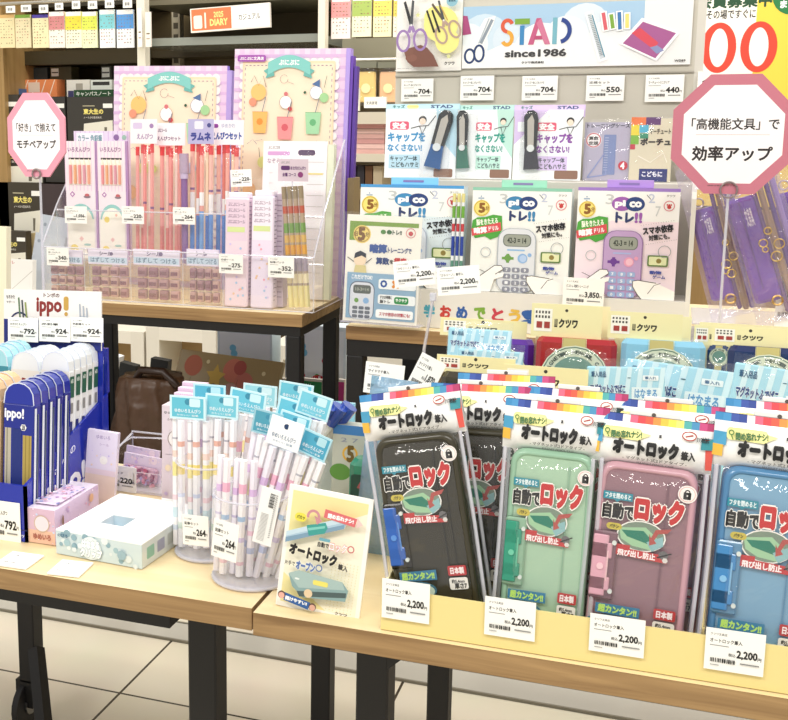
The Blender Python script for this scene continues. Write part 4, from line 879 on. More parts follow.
sleeve('pencil_sleeve','pastel pencil sleeve whose aqua card peeks between the two front ones of the rear cup',C1,-.004,.008,.158,0,0,2,4,[2,1],'#bfe6f0','#58b4d0',G,hw=.036)
sleeve('pencil_sleeve','pastel pencil sleeve leaning right at the back of the rear cup',C1,.016,.010,.155,7,0,3,4,[1,3],A_,'#6cc4da',G,hw=.040)
G='pencil sleeves in the front cup'
sleeve('pencil_sleeve','lavender pencil sleeve upright at the left front of the front cup',C2,-.015,-.018,.128,2,0,2,5,[2,3],None,None,G)
sleeve('pencil_sleeve','lavender pencil sleeve leaning far right across the front cup',C2,-.002,-.010,.145,14,0,4,5,[3,2],'#f2f6fa','#ffffff',G,hw=.034,hh=.026)
sleeve('pencil_sleeve','pencil sleeve with teal card leaning in the middle of the front cup',C2,-.012,.002,.150,9,0,4,4,[2,0],'#9ac8d6','#4c9cb4',G,hw=.030)
sleeve('pencil_sleeve','pencil sleeve with aqua card right of the teal one',C2,.002,.010,.150,13,0,3,4,[3,1],A_,'#62bcd4',G,hw=.032)
sleeve('pencil_sleeve','pink pencil sleeve at the right side of the front cup',C2,.014,-.004,.140,19,0,4,4,[3,0],'#b4e0ec','#4ca8c8',G,hw=.030)
sleeve('pencil_sleeve','pencil sleeve with tall aqua card at the rear right of the front cup',C2,.010,.018,.172,14,0,4,4,[0,3],A_,'#78cce0',G,hw=.034)
sleeve('pencil_sleeve','pencil sleeve with aqua card behind the white card of the front cup',C2,-.002,.020,.160,12,0,4,4,[1,0],A_,'#6cc6dc',G,hw=.036)
# more cards seen behind, between the cups
C3=atz(262,520,T)
t_=None
for i,(dx,dy,L,ang) in enumerate(((-.01,0,.135,2),(.02,.005,.14,5))):
    sleeve('pencil_sleeve',('pencil sleeve standing between the two cups with a pale aqua card','pencil sleeve standing behind the front cup with an aqua card')[i],C3,dx,dy,L,ang,0,3,5,[0,2],A_,('#9ad8e6','#6cc6dc')[i],'pencil sleeves behind the cups',hw=.04)
# white barcode label on the front cup sleeve
M,W,H=FP(252,271,486,C2.y-r2-.004,None,541,roll=11); m=MB(W,H); m.card(.0006,'#f8f8f6'); 
for k in range(14): m.R(.48,.08+k*.018,.74,.08+k*.018+(.008 if k%3 else .014),'#333333')
for k in range(22): m.R(.78,.08+k*.035,.88,.095+k*.035,'#8a8a8a'); m.R(.2,.45+k*.022,.6,.457+k*.022,'#9a9a9a')
tag(m.build('barcode_label',None,M),'white barcode label slanted on the front cup of pencils','label')
pc(183,209,514,C1.y-r1-.003,'price card on the front of the rear left pencil cup','鉛筆セット','264',yb=544,roll=-1)
pc(211,236,518,C2.y-r2-.002,'price card 264 tilted on the left of the front pencil cup','鉛筆セット','264',yb=555,yaw=-8,roll=6)
# A-stand card
M,W,H=FP(276,364,484,.835,T,yaw=0,lean=8,roll=4.5)
M,W,H=FP(275.5,359,484,.838,T+.001,lean=8,roll=4.2)
t_=thing('poster_card','cream poster card about the pencil case standing at the table joint','sign',M)
m=MB(W,H); m.card(.003,'#f8f6ee'); m.R(.05,.04,.95,.96,'#efe3a4')
m.PG([(.95,.12),(.95,.96),(.60,.96),(.05,.72),(.05,.44)],'#f7f2dc')
for i in range(18):
    for j in range(8): m.E(.62+j*.042,.55+i*.022 ,.006,'#d8cc8c',n=4)
# case drawings
def casepic(m,P,c,c2,lat,latp):
    m.PG(P,c); m.PG([P[0],P[1],(P[1][0],P[1][1]+.035),(P[0][0],P[0][1]+.035)],c2); m.PG(latp,lat)
m.PG([(.05,.37),(.70,.17),(.74,.22),(.72,.26),(.05,.46)],'#a9c6d8'); m.PG([(.05,.42),(.72,.225),(.72,.26),(.05,.46)],'#7c9cb4'); m.PG([(.05,.37),(.70,.17),(.74,.20),(.05,.41)],'#c4dae6')
m.PG([(.28,.29),(.50,.24),(.53,.28),(.50,.33),(.32,.37)],'#3c9c94'); m.PG([(.30,.31),(.50,.265),(.50,.285),(.31,.33)],'#7cc8bc'); m.EL(.35,.21,.065,.03,'#c88c94',a0=-20,a1=200); m.PG([(.36,.20),(.46,.23),(.40,.27)],'#c88c94')
m.RR(.13,.20,.27,.27,'#e8dc50',.05); m.T('パカッ',.155,.22,.25,.25,'#4a4a20',.03)
m.PG([(.48,.13),(.86,.16),(.84,.23),(.47,.20)],'#d86c70'); m.T('閉め忘れナシ!',.52,.165,.82,.20,'#ffffff',.05,rot=-3); m.PG([(.86,.15),(.93,.20),(.86,.235)],'#e8c8c4')
m.RR(.45,.365,.58,.39,'#6ca8b8',.01); m.T('自動で',.44,.40,.57,.44,'#333333',.03); m.T('ロック',.58,.385,.78,.45,'#ffffff',.02,o='#d85c60',ow=.06); m.EL(.83,.41,.035,.012,'#c05c60')
m.T('オートロック',.12,.47,.68,.555,'#1c1a18',.07,rot=-5); m.T('筆入',.71,.545,.82,.59,'#3a3834',.04,rot=-5)
m.T('片手で',.08,.60,.2,.635,'#444444',.02); m.T('オープン',.22,.585,.44,.65,'#5470a8',.06,o='#e8eef8',ow=.06); m.EL(.49,.61,.035,.012,'#5470a8')
m.PG([(.14,.70),(.26,.66),(.78,.68),(.86,.74),(.84,.83),(.34,.87),(.20,.80)],'#86a4a4'); m.PG([(.14,.70),(.26,.66),(.78,.68),(.82,.74),(.28,.80)],'#a4bcb8'); m.PG([(.26,.83),(.84,.76),(.84,.80),(.30,.87)],'#4a5c5c'); m.E(.40,.83,.05,'#e0c8a4'); m.RR(.44,.71,.62,.75,'#e8dc6c',.02); m.E(.25,.73,.03,'#e6eeea',rv=.008)
m.PG([(.12,.86),(.44,.90),(.42,.96),(.12,.925)],'#2c5c9c'); m.T('開けやすい!',.14,.895,.40,.925,'#ffffff',.04,rot=-5); 
for u,v,c in((.09,.885,'#e8b0a0'),(.47,.93,'#d8a894')): m.E(u,v,.045,'#5a4038'); m.E(u,v+.006,.036,c)
m.T('クツワ',.74,.925,.88,.945,'#333333',.04)
m.build('card',t_)
m=MB(); m.mesh([(W*.3,.004,0),(W*.7,.004,0),(W*.5,.004,H*.6),(W*.3,.055,-.004),(W*.7,.055,-.004)],[(0,2,1),(0,3,2),(1,2,4),(0,1,4,3),(2,3,4)],'#e6e2d6'); m.build('easel_back',t_)
# blue white pencil tubes leaning at the right of the sign
for i,(a,yt,ro,c,dy) in enumerate(((318,440,33,'#e8ecd8',0),(326,447,35,'#3c78c4',.012),(334,452,36,'#f2efdc',.024))):
    P=Vector((gx(a-22,1.02+dy,T+.06),1.02+dy,T+.0)); M=fr((P.x-.05,P.y,T+.003),0,2,ro); t_=thing('pencil_tube','white and blue pencil tube with blue cap leaning behind the poster card, %s'%('leftmost','middle','rightmost')[i],'pencil tube',M,'pencil tubes leaning behind the poster card')
    H=.150
    m=MB(); m.tube([(0,0,0),(0,0,H*.86)],.0075,'#eef0f2!',12); m.tube([(0,0,H*.35),(0,0,H*.6)],.0077,c,12); m.tube([(0,0,H*.3),(0,0,H*.33)],.0078,'#b04c60',12); m.build('tube',t_)
    m=MB(); m.tube([(0,0,H*.86),(0,0,H)],.0085,'#2c4aa4!',12); m.build('cap',t_)
# ================================================================ auto-lock pencil case packs
TRY=.8235
def case_pack(colname,body,rim,shade,latch,lt2,W,H):
    """prototype built at the origin; case W x H, printed sticker set, clear bag with a printed header"""
    t=thing('pencil_case_pack','x','pencil case pack',Matrix.Identity(4)); dpt=.026
    # case body with rounded corners
    def rr(w0,h0,w1,h1,r,y,n=6):
        P=[]
        for cx,cz,a0 in((w1-r,h1-r,0),(w0+r,h1-r,90),(w0+r,h0+r,180),(w1-r,h0+r,270)):
            for k in range(n): a=math.radians(a0+k*90/(n-1)); P.append((cx+r*math.cos(a),y,cz+r*math.sin(a)))
        return P
    m=MB(W,H); rings=[rr(.001,.001,W-.001,H-.001,.011,dpt),rr(0,0,W,H,.012,dpt-.002),rr(0,0,W,H,.012,.004),rr(.0012,.0012,W-.0012,H-.0012,.011,.0012),rr(.003,.003,W-.003,H-.003,.0095,.0),rr(.0042,.0042,W-.0042,H-.0042,.0085,.0002),rr(.0052,.0052,W-.0052,H-.0052,.008,.0014)]
    V=sum(rings,[]); n=24
    m.mesh(V,[(r*n+j,(r+1)*n+j,(r+1)*n+(j+1)%n,r*n+(j+1)%n) for r in range(0,1) for j in range(n)],rim)
    m.mesh(V,[(r*n+j,(r+1)*n+j,(r+1)*n+(j+1)%n,r*n+(j+1)%n) for r in range(1,6) for j in range(n)],rim,True)
    m.face(rings[-1][::-1],body); m.face(rings[0],shade)
    m.box(W*.70,.0003,.03,W*.715,.0016,H*.93,shade); m.box(W*.80,.0003,.03,W*.81,.0016,H*.93,shade) if colname=='black' else None
    cb=m.build('case',t)
    # hinge latch at the left
    m=MB(W,H); z0,z1=H*.28,H*.64
    m.box(.0005,-.0018,z0,W*.26,.001,z1,shade,.0015)
    for a,b,c,d in((.01,.30,.17,.62),(.01,.33,.21,.40),(.01,.50,.21,.58)): m.box(W*a,-.0032,H*b,W*c,-.0016,H*d,latch,.0008)
    m.box(W*.16,-.0036,H*.38,W*.18,-.0018,H*.54,lt2,.0005)
    la=m.build('latch',t)
    m=MB(W,H)
    for u,z,r,c in((.10,.455,.036,lt2),(.225,.585,.024,'#d8e0dc'),(.225,.33,.024,'#d8e0dc')): m.tube([(W*u,-.0040,H*z),(W*u,-.0015,H*z)],W*r,c,14)
    o=m.build('rivets',None); o.parent=la
    # stickers
    m=MB(W,H); m.n=2; m.pl=((0,-.0002,0),(1,0,0),(0,0,1),(0,-1,0))
    m.EL(.90,.115,.085,.02,'#f4ece8'); 
    m.E(.90,.115,.082,'#e8b8b4' if colname!='black' else '#d8c8c0'); m.E(.90,.115,.074,'#f3efea'); m.RR(.862,.105,.938,.142,'#1c1a1a',.008); m.EL(.90,.105,.022,.012,'#1c1a1a',a0=0,a1=180); m.E(.90,.122,.008,'#f3efea')
    m.x2=lambda u,v:(u-.075,v-(.055 if v>.7 else .012))
    m.R(.14,.165,.44,.205,'#2e8ca0'); m.PG([(.25,.203),(.32,.203),(.285,.218)],'#2e8ca0'); m.T('フタを閉めると',.16,.172,.42,.198,'#e8f6f8',.03)
    m.T('自動で',.15,.225,.47,.30,'#18181a',.05,o='#f6f4ee',ow=.075)
    m.T('ロック',.48,.175,.95,.29,'#c42c2e',.075,o='#fbf6f0',ow=.07)
    # picture bubble
    m.E(.56,.375,.25,'#f2f0ea',rv=.080); m.E(.56,.375,.235,'#7a8c7c',rv=.074); 
    m.PG([(.33,.345),(.60,.325),(.78,.395),(.70,.44),(.48,.43),(.36,.40)],'#9ec8a0'); m.PG([(.36,.355),(.58,.345),(.69,.395),(.64,.41),(.42,.385)],'#1f7a64'); m.PG([(.62,.40),(.78,.36),(.79,.41),(.68,.445)],'#8cb8bc')
    m.PG([(.86,.315),(.70,.33),(.66,.375),(.64,.355),(.65,.415),(.72,.40),(.695,.385),(.73,.35),(.82,.34)],'#b0504c')
    m.RR(.20,.325,.36,.36,'#c9b84c',.04); m.T('パチン',.235,.333,.325,.352,'#4a4418',.04)
    m.PG([(.30,.445),(.84,.455),(.84,.495),(.30,.485)],'#c0383c'); m.PG([(.30,.43),(.46,.43),(.46,.447),(.30,.447)],'#c0383c'); m.T('飛び出し防止',.34,.455,.72,.487,'#fbeeee',.04); m.E(.80,.455,.05,'#6c6a6c',n=8); m.E(.82,.48,.03,'#d8d4d0',n=6); m.L([(.74,.47),(.88,.44)],.015,'#2c2a2c')
    m.RR(.76,.775,.98,.83,'#b82c30',.02); m.T('日本製',.79,.785,.95,.82,'#fbeeee',.04)
    m.RR(.76,.84,.98,.905,'#f0ede6',.025); m.T('約5.4mm',.79,.85,.94,.87,'#3a3a3a',.03); m.T('厚さ7',.82,.872,.96,.9,'#1c1c1c',.04)
    m.PG([(.17,.795),(.62,.79),(.62,.845),(.17,.845)],'#2f7ca4'); m.T('超カンタン!!',.20,.80,.59,.838,'#bfe86c',.05)
    m.E(.34,.90,.26,'#2c6c84',rv=.052); m.E(.34,.905,.235,'#c8dccc',rv=.046); m.E(.28,.90,.10,'#d8c84c',rv=.022); m.T('かんたん',.21,.893,.35,.908,'#4a4418',.02); m.PG([(.40,.87),(.52,.90),(.46,.93),(.36,.915)],'#7a847c')
    m.build('stickers',t)
    # bag with header
    m=MB(); BW=W*1.16; bagmesh(m,BW,H*1.03,dpt+.012,'bag_film',-.006,5,6,14,-.002); m.v=[(x-W*.08,y,z) for x,y,z in m.v]; m.build('bag',t)
    m=MB()
    for x in(-W*.075,W*1.07):
        for yy in (.0,dpt): m.tube([(x,yy,.004),(x+.0008,yy,H*.5),(x,yy,H*1.0)],.0016,'acrylic_edge',5,False)
    m.build('bag_seam',t)
    # header: a puffed strip, white with rainbow upper band and a closed left and right end
    hh=H*.26; HW=W*1.24; x0=-W*.13; m=MB(HW,hh); nx,nz=16,7; V=[]
    for sg in(-1,1):
        for j in range(nz+1):
            for i in range(nx+1):
                u,v=i/nx,j/nz; b=math.sin(math.pi*min(1,max(0,v*1.0)))**.6*min(1,min(u,1-u)*5+.15)
                V.append((x0+HW*u+(.004*(v-.5) if 0 else 0),dpt/2+sg*(.002+.015*b*(1-.75*v)),H*.985+hh*v-.010*(1-v)*math.sin(math.pi*u)*0))
    Fs=[];Fb=[];k=(nx+1)*(nz+1)
    for j in range(nz):
        for i in range(nx):
            a=j*(nx+1)+i; q=(a,a+1,a+nx+2,a+nx+1)
            (Fs if j<6 else Fb).append(q); Fs.append(tuple(c+k for c in q[::-1])) if j<6 else Fb.append(tuple(c+k for c in q[::-1]))
    m.mesh(V,Fs,'#f4f4f2!',True)
    cols=['#3f8ec4','#3f8ec4','#2c4a9c','#1f3c8c','#e8dce0','#e4607c','#d83c44','#e2543c','#f08c3c','#f2b83c','#f4d44c','#e8e070','#48a4a0','#3c88b4','#c4447c','#b43c6c']
    for i in range(nx): m.mesh(V,[f for f in Fb if (f[0]%k)%(nx+1) in (i,i+1) and min(c%k%(nx+1) for c in f)==i],cols[i],True)
    # printed writing follows the puff
    def hy(u,v): b=math.sin(math.pi*v)**.6*min(1,min(u,1-u)*5+.15); return dpt/2-(.002+.015*b*(1-.75*v))
    P=MB(HW,hh); P.pl=((0,0,0),(1,0,0),(0,0,1),(0,-1,0)); 
    P.R(0,.34,.10,.58,'#4ca0c8'); P.R(0,.58,.08,.80,'#f0c04c'); P.PG([(.93,.3),(1,.3),(1,.9),(.95,.9)],'#e05c50'); P.PG([(.90,.28),(1,.28),(.99,.5),(.9,.5)],'#3c94a0')
    P.RR(.10,.24,.42,.46,'#f2ec9c',.03); P.PG([(.36,.28),(.50,.33),(.40,.44)],'#f2ec9c'); P.EL(.135,.33,.018,.008,'#4c7c3c'); P.L([(.135,.37),(.15,.45)],.008,'#4c7c3c'); P.T('閉め忘れナシ!',.17,.30,.42,.43,'#3c6c3c',.04,rot=4)
    P.T('オートロック',.20,.46,.72,.74,'#141414',.085); P.T('筆入',.75,.56,.86,.73,'#2a2a2a',.04); P.T('- マグネット式2ドアタイプ -',.28,.78,.80,.85,'#5a5a5c',.01); P.T('MAGNET PENCIL CASE',.40,.88,.70,.92,'#7a7a7c')
    P.R(.56,.30,.58,.36,'#3a3a3a'); P.E(.80,.26,.055,'#f6f0e8',rv=.08); P.EL(.80,.26,.055,.01,'#a43c34',rv=.08); P.L([(.77,.28),(.83,.24)],.012,'#a43c34'); P.T('クツワ株式会社',.86,.26,.96,.36,'#2c2c2c',.03)
    nn=len(P.v)
    for i,(x,y,z) in enumerate(P.v):
        u=min(.999,max(.001,x/HW)); v=min(.999,max(.001,z/hh)); P.v[i]=(x0+x,hy(u,v)-.0016+y,H*.985+z)
    # subdivide nothing: print patches stay just above the puffed strip
    for f,mi,sm in zip(P.f,P.mi,P.sm): pass
    off=len(m.v); m.v+=P.v
    for f,mi,sm in zip(P.f,P.mi,P.sm): m.add([tuple(a+off for a in f)],P.ms[mi],sm)
    m.build('header',t)
    # round hang hole flap
    m=MB(); m.box(x0+HW*.30,dpt/2-.001,H*.985+hh,x0+HW*.72,dpt/2+.001,H*.985+hh*1.10,'#f2efec',.0005); m.tube([(x0+HW*.5,dpt/2-.0015,H*.985+hh*1.04),(x0+HW*.5,dpt/2+.0015,H*.985+hh*1.04)],.0016,'#5a5450',10); m.build('hang_tab',t)
    return t
PW,PH=.094,.205
def ch(w): return w
PY=.838
def packpose(tlx,tly,blx,Y,lean,z=T+.004):
    """case pose: bottom left column blx at the tray floor, top left corner at (tlx,tly)"""
    P=Vector((gx(blx,Y,z),Y,z))
    return P
kinds=dict(black=('#2e2a1c!','#3a3626!','#1e1b12!','#2c60b4!','#5a90d8!'),green=('#a8c8ac!','#93b99e!','#8fb499!','#2f9478!','#6cc4a4!'),pink=('#93707a!','#c79ba6!','#7c5a66!','#d8a4b4!','#ecc4cc!'),blue=('#7ba6c4!','#4f83ae!','#5c8cb0!','#3f86c0!','#84bce4!'))
# black: TL(365,439) TR(455,431) BL(392,562) lip ; green TL(503,446) BL(499,587); pink TL(598,459) BL(584,603); blue TL(722,464) BL(706,623)
spec=[('black',(366,440),(399,583),-11.5,'in tilted black'),('green',(504,447),(497,607),1.2,''),('pink',(599,460),(582,623),2.2,''),('blue',(722,465),(703,640),2.2,'')]
ord_=['front','second','third']
for i,(c,tl,bl,roll,_) in enumerate(spec):
    z=T+.0045
    P=Vector((gx(bl[0],PY,z),PY,z))
    lean=7
    M=fr(P,0,lean,roll); Hc=bis(lambda h:proj(M@Vector((0,0,h)))[1]-tl[1],0,.5)
    Wc=bis(lambda w:proj(M@Vector((w,0,Hc)))[0]-(tl[0]+{'black':88,'green':92,'pink':101,'blue':108}[c]),0,.3)
    0 and print('PACK',c,round(Wc,3),round(Hc,3),[round(a) for a in proj(M@Vector((0,0,Hc)))])
    root=case_pack(c,*kinds[c],Wc,Hc)
    if c!='black': pass
    root.matrix_world=M; root['label']='%s pencil case pack, front one %s in the yellow tray'%({'black':'dark brown black','green':'pale green','pink':'dusty pink','blue':'light blue'}[c],{'black':'and tilted, leftmost','green':'second from the left','pink':'third from the left','blue':'at the right end'}[c]); root['group']='pencil case packs in the yellow tray'
    for k in ((1,2) if c=='black' else (1,)):
        P2=P+Vector((.014*k+(.006 if c=='black' else 0),.047*k,0)); h2=1
        dup(root,fr(P2,0,lean+.5*k,roll*.3 if c!='black' else -2),'%s pencil case pack %s behind the front %s one in the yellow tray'%({'black':'dark','green':'pale green','pink':'dusty pink','blue':'light blue'}[c],('directly','two rows')[k-1],c))
# tray
xa=gx(380.5,TRY,T); zt=bis(lambda z:proj((xa,TRY,T+z))[1]-589,0,.2); TWd=1.0-(-.0)
t=thing('display_tray','long pale yellow cardboard tray holding the pencil case packs','tray',Matrix.Translation((xa,TRY,T+.0008))); TL=.62
m=MB(); m.box(0,0,0,TL,.002,zt,'#f0dd96'); m.build('front_panel',t)
m=MB(); m.box(0,.002,0,TL,.20,.002,'#eeda8c'); m.build('floor_panel',t)
m=MB(); D=.20; V=[(0,.002,0),(0,D,0),(0,D,zt*1.9),(0,.002,zt)]; V2=[(.002,y,z) for _,y,z in V]; m.mesh(V+V2,[(0,3,2,1),(4,5,6,7),(0,1,5,4),(1,2,6,5),(2,3,7,6),(3,0,4,7)],'#f2e6b4'); m.build('side_panel',t)
m=MB(); m.box(0,D,0,TL,D+.002,zt*1.9,'#eeda8c'); m.build('back_panel',t)
for i,(a,b,yt,yb) in enumerate(((381.5,429,578,617),(484,534.5,596,634),(588.5,643.5,613,650),(703.5,763,627,668))):
    o=pc(a,b,yt,TRY-.0022,'price card on the yellow tray, %s'%('leftmost, under the black case','second from the left, under the green case','third from the left, under the pink case','rightmost, under the blue case')[i],'オートロック筆入','2,200',yb=yb-(b-a)*.0,roll=0,group='price cards on the yellow tray')
# green pencil case standing left of tray, behind poster card
M,W,H=FP(345,385,459,.98,T+.001,lean=5); m=MB(W,H); m.box(0,0,0,W,.03,H,'#2f8468!',.006); m.n=2
m.RR(.08,.16,.8,.42,'#1c4438',.08); m.T('42-3',.25,.24,.6,.34,'#9c4c4c',.02); m.E(.2,.6,.08,'#6cc48c'); m.R(.1,.75,.9,.95,'#2c4c8c'); m.T('PICO',.2,.8,.7,.9,'#e8c04c',.03)
tag(m.build('game_pack',None,M),'green pack with dark screen window between the poster card and the black pencil case','pack')
M,W,H=FP(330,372,424,1.03,T+.001,lean=4); m=MB(W,H); m.card(.02,'#b9bcb0'); m.R(0,0,1,.09,'#3c78b4'); m.EL(.42,.27,.16,.05,'#d8a83c'); m.T('5',.36,.2,.5,.34,'#6a5420',.05); m.E(.2,.45,.25,'#5a8c3c',rv=.08); m.T('2 7',.2,.12,.6,.16,'#8c90a0')
tag(m.build('game_pack',None,M),'grey pack with yellow ringed numeral five behind the leaning pencil tubes','pack')
M,W,H=FP(312,352,400,1.07,T+.001,lean=2); m=MB(W,H); m.box(0,0,H*.72,W,.004,H,'#9fdcf0!'); m.box(0,.001,0,W,.02,H*.74,'#c8d8dc'); tag(m.build('blue_pouch',None,M),'light blue topped pouch behind the pencil cups','pouch')
# blue bag top left of the black pack
M,W,H=FP(352,378,388,.98,T+.09,lean=6,roll=10); t_=thing('plastic_pouch','pale blue plastic bag peeking left of the black pencil case pack','pouch',fr((gx(350,.97,T+.002),.97,T+.002),0,5,4)); m=MB(); bagmesh(m,.045,.17,.02,'blue_film',0,8); m.build('bag',t_)
# ================================================================ magnet pencil cases with kraft headers
def magcase(px0,px1,yt,Y,hx0,hx1,hyt,hyb,col,label,z=None,vis=.55,cut=None,grp='magnetic pencil cases with cream headers',sticker=True,lean=6,strap='#c9bd7c',roll=0):
    z=T+.001 if z is None else z
    M,W,H=FP(px0,px1,yt,Y,z,lean=lean,roll=roll); t_=thing('magnet_pencil_case',label,'pencil case',M,grp)
    m=MB(W,H); m.box(0,0,0,W,.026,H,col,.006); m.build('case',t_)
    m=MB(W,H); m.box(W*.34,-.0012,0,W*.62,-.0002,H,strap); m.box(W*.33,-.0014,H*.0,W*.335,-.0010,H,'#e9e2b8'); m.box(W*.625,-.0014,0,W*.63,-.0010,H,'#e9e2b8'); m.build('paper_band',t_)
    m=MB(W,H); m.n=4; v=1-((H-W*.62)/H)
    cz=W*.52/H; m.pl=((0,-.0014,0),(1,0,0),(0,0,1),(0,-1,0)); m.E(.5,cz,.43,'#dfe4cc'); m.E(.5,cz,.415,'#5c7c6c'); m.E(.5,cz,.40,'#d4dcc4'); m.E(.5,cz,.29,'#6c9488'); 
    s_='MAGNETIC PENCIL CASE'; n=len(s_)
    for k,chh in enumerate(s_):
        if chh==' ': continue
        a=math.radians(165-150*k/(n-1)); u=.5+.345*math.cos(a); vv=cz-.345*W/H*math.sin(a); hw=.018; m.T(chh,u-hw,vv-.022*W/H,u+hw,vv+.022*W/H,'#2c4438',.03,rot=math.degrees(a)-90)
    m.build('round_sticker',t_)
    m=MB(); bagmesh(m,W*1.05,H*1.02,.036,'bag_film',-.006,3,6,8); m.v=[(x-W*.025,y,z_) for x,y,z_ in m.v]; m.build('bag',t_)
    # cream header card
    Mi=M.inverted(); 
    A=Mi@aty(hx0,hyb,Y); B=Mi@aty(hx1,hyb,Y); C=Mi@aty(hx0,hyt,Y)
    hw=B.x-A.x; hh=C.z-H; m=MB(hw,max(hh,.01)); hh=m.H
    m.box(A.x,.008,H-.001,A.x+hw,.0095,H+hh,'#efe6b0'); m.n=1; m.pl=((A.x,.008,H),(1,0,0),(0,0,1),(0,-1,0))
    m.E(.5,.18,.022,'#3c382c'); m.T('クツワ',.40,.45,.66,.70,'#2c2a20',.05); [m.R(.335+q*.016,.45,.345+q*.016,.70,'#2c2a20') for q in range(3)]; m.R(.335,.66,.377,.70,'#2c2a20')
    m.R(.04,.15,.30,.85,'#f8f4e6'); 
    for j in range(2):
        for k in range(5): m.R(.06+k*.045,.22+j*.14,.085+k*.045,.30+j*.14,'#4a4640')
    m.R(.08,.55,.16,.75,'#a43c34'); m.R(.19,.55,.27,.75,'#a43c34'); m.build('header_card',t_)
    return t_
magcase(457,527,336,1.30,436,524,318,334,'#5a2c98!','purple magnet pencil case behind the light blue striped sheets')
magcase(529,609,336,1.28,528,600,304,333,'#a8242c!','red magnet pencil case with round green sticker')
magcase(613,697,338,1.28,606,682,312,337,'#8ac4e0!','light blue magnet pencil case with round green sticker')
magcase(699,722,345,1.30,694,742,326,342,'#1c3a6c!','narrow navy magnet pencil case between the light blue and the right navy one')
magcase(718,800,345,1.22,712,792,327,345,'#1c2c5c!','navy magnet pencil case at the right edge with round sticker')
magcase(434,508,371,1.13,432,512,356,371,'#3a3528!','black magnet pencil case left, behind the tilted black pack')
magcase(505,585,392,1.12,500,586,366,391,'#4a3c28!','dark brown magnet pencil case behind the pale green pack')
# second header cards standing behind
for i,(a,b,yt,yb,Y,lb) in enumerate(((529,601,303,322,1.33,'cream header card standing behind the red magnet case header'),(607,682,313,325,1.335,'cream header card behind the light blue magnet case'),(690,790,322,334,1.34,'cream header card behind the navy magnet cases'))):
    M,W,H=FP(a,b,yt,Y,T+.001,lean=6); m=MB(W,H); m.card(.0015,'#f0e8b8'); m.E(.5,.04,.02,'#3c382c'); m.R(.04,.02,.25,.09,'#f8f4e6')
    tag(m.build('header_card',None,M),lb,'card')
# light blue striped leaflets
def leaflet(P4,label,seed,Y,col='#bfe2ee'):
    M,W,H=FP(*P4,Y,T+.02,lean=14) if 0 else (None,0,0)
def blueleaf(x0,x1,yt,yb,Y,label,roll=0,lean=9):
    M,W,H=FP(x0,x1,yt,Y,T+.001,lean=lean,roll=roll); Q=aty(x0,yt,Y).z-aty(x0,yb,Y).z; fq=min(1,Q/H); t_=thing('striped_pouch',label,'pouch',M,'light blue striped pouches lying over the pencil cases')
    m=MB(W,H); m.box(0,0,0,W,.004,H,'#a9dcf0!',.0015); m.n=3; m.x2=lambda u,v:(u,v*fq)
    for k in range(7): m.PG([(.05+k*.14,1),(.11+k*.14,1),(.17+k*.14,0),(.11+k*.14,0)],'#d3eef8')
    m.T('筆入用品',.06,.14,.25,.3,'#2c5c84',.02); m.T('マグネットふでばこ',.05,.5,.5,.72,'#1c4484',.05,o='#f2fafc',ow=.06); m.RR(.58,.55,.95,.9,'#e4f4fa',.02); m.T('はなまる',.62,.6,.90,.84,'#5c9cd0',.03); m.RR(.72,.22,.92,.36,'#eef8fc',.02); m.T('筆入れ',.75,.25,.89,.33,'#3c6c94',.02); m.E(.55,.3,.025,'#2c6c84')
    m.build('pouch',t_); m=MB(); bagmesh(m,W*1.04,H*1.05,.012,'soft_film',-.004,seedv(label)); m.v=[(x-W*.02,y,z) for x,y,z in m.v]; m.build('bag',t_)
def seedv(s): return len(s)
blueleaf(440,503,327,352,1.245,'bright blue pouch over the purple magnet case, upper one')
blueleaf(450,515,348,368,1.20,'bright blue pouch over the purple magnet case, lower one')
blueleaf(606,712,358,402,1.165,'pale blue striped pouch lying over the light blue magnet case',roll=4)
blueleaf(586,664,366,402,1.13,'pale blue striped pouch behind the dusty pink pack',roll=-3)
blueleaf(706,800,362,408,1.10,'pale blue striped pouch at the right edge above the blue pack',roll=5)
# support behind: low display block under the pouches and cases
m=MB(); 
# ================================================================ price cards on clear clips above the black pack
def clipcards(cards,base,Y,lb,rod):
    for i,(a,b,yt,yb,roll,nm,pr,l,yw) in enumerate(cards):
        pc(a,b,yt,Y-.004-.006*i,l,nm,pr,yb=yb,roll=roll,yaw=yw,lean=8)
    A=aty(*rod[0],Y); B=aty(*rod[1],Y+.01); t_=thing('card_holder',lb,'card holder',Matrix.Translation((B.x,B.y,T+.0008)))
    m=MB(); m.tube([(0,0,0),(0,0,B.z-T),(A.x-B.x,A.y-B.y,A.z-T)],.002,'acrylic_edge',6); m.build('rod',t_)
    m=MB(); m.box(-.02,-.02,0,.02,.02,.003,'acrylic_edge'); m.build('base',t_)
    m=MB(); x,y,z=A.x-B.x,A.y-B.y,A.z-T; m.box(x-.004,y-.003,z-.002,x+.004,y+.003,z+.008,'acrylic_edge',.001); m.build('clip',t_)
clipcards([(395,437,262,288,-8,'「さらリーノ」書写入','2,200','price card 2,200 tilted in front of the blue calculator pack',0),(438,481,268,296,-7,'「さらリーノ」書写入','2,200','price card 2,200 right of the tilted one in front of the green calculator pack',0)],0,1.36,'clear rod clip holding the two 2,200 price cards',((433,300),(424,350)))
clipcards([(363,402,361,392,3,'サイドマチ筆入','1,870','price card 1,870 above the tilted black pack, left of the two',0),(405,432,352,386,24,'サイドマチ筆入','1,870','price card 1,870 tilted steeply above the black pack',0)],0,1.08,'clear rod clip holding the two tilted 1,870 price cards above the black pack',((402,392),(404,410)))
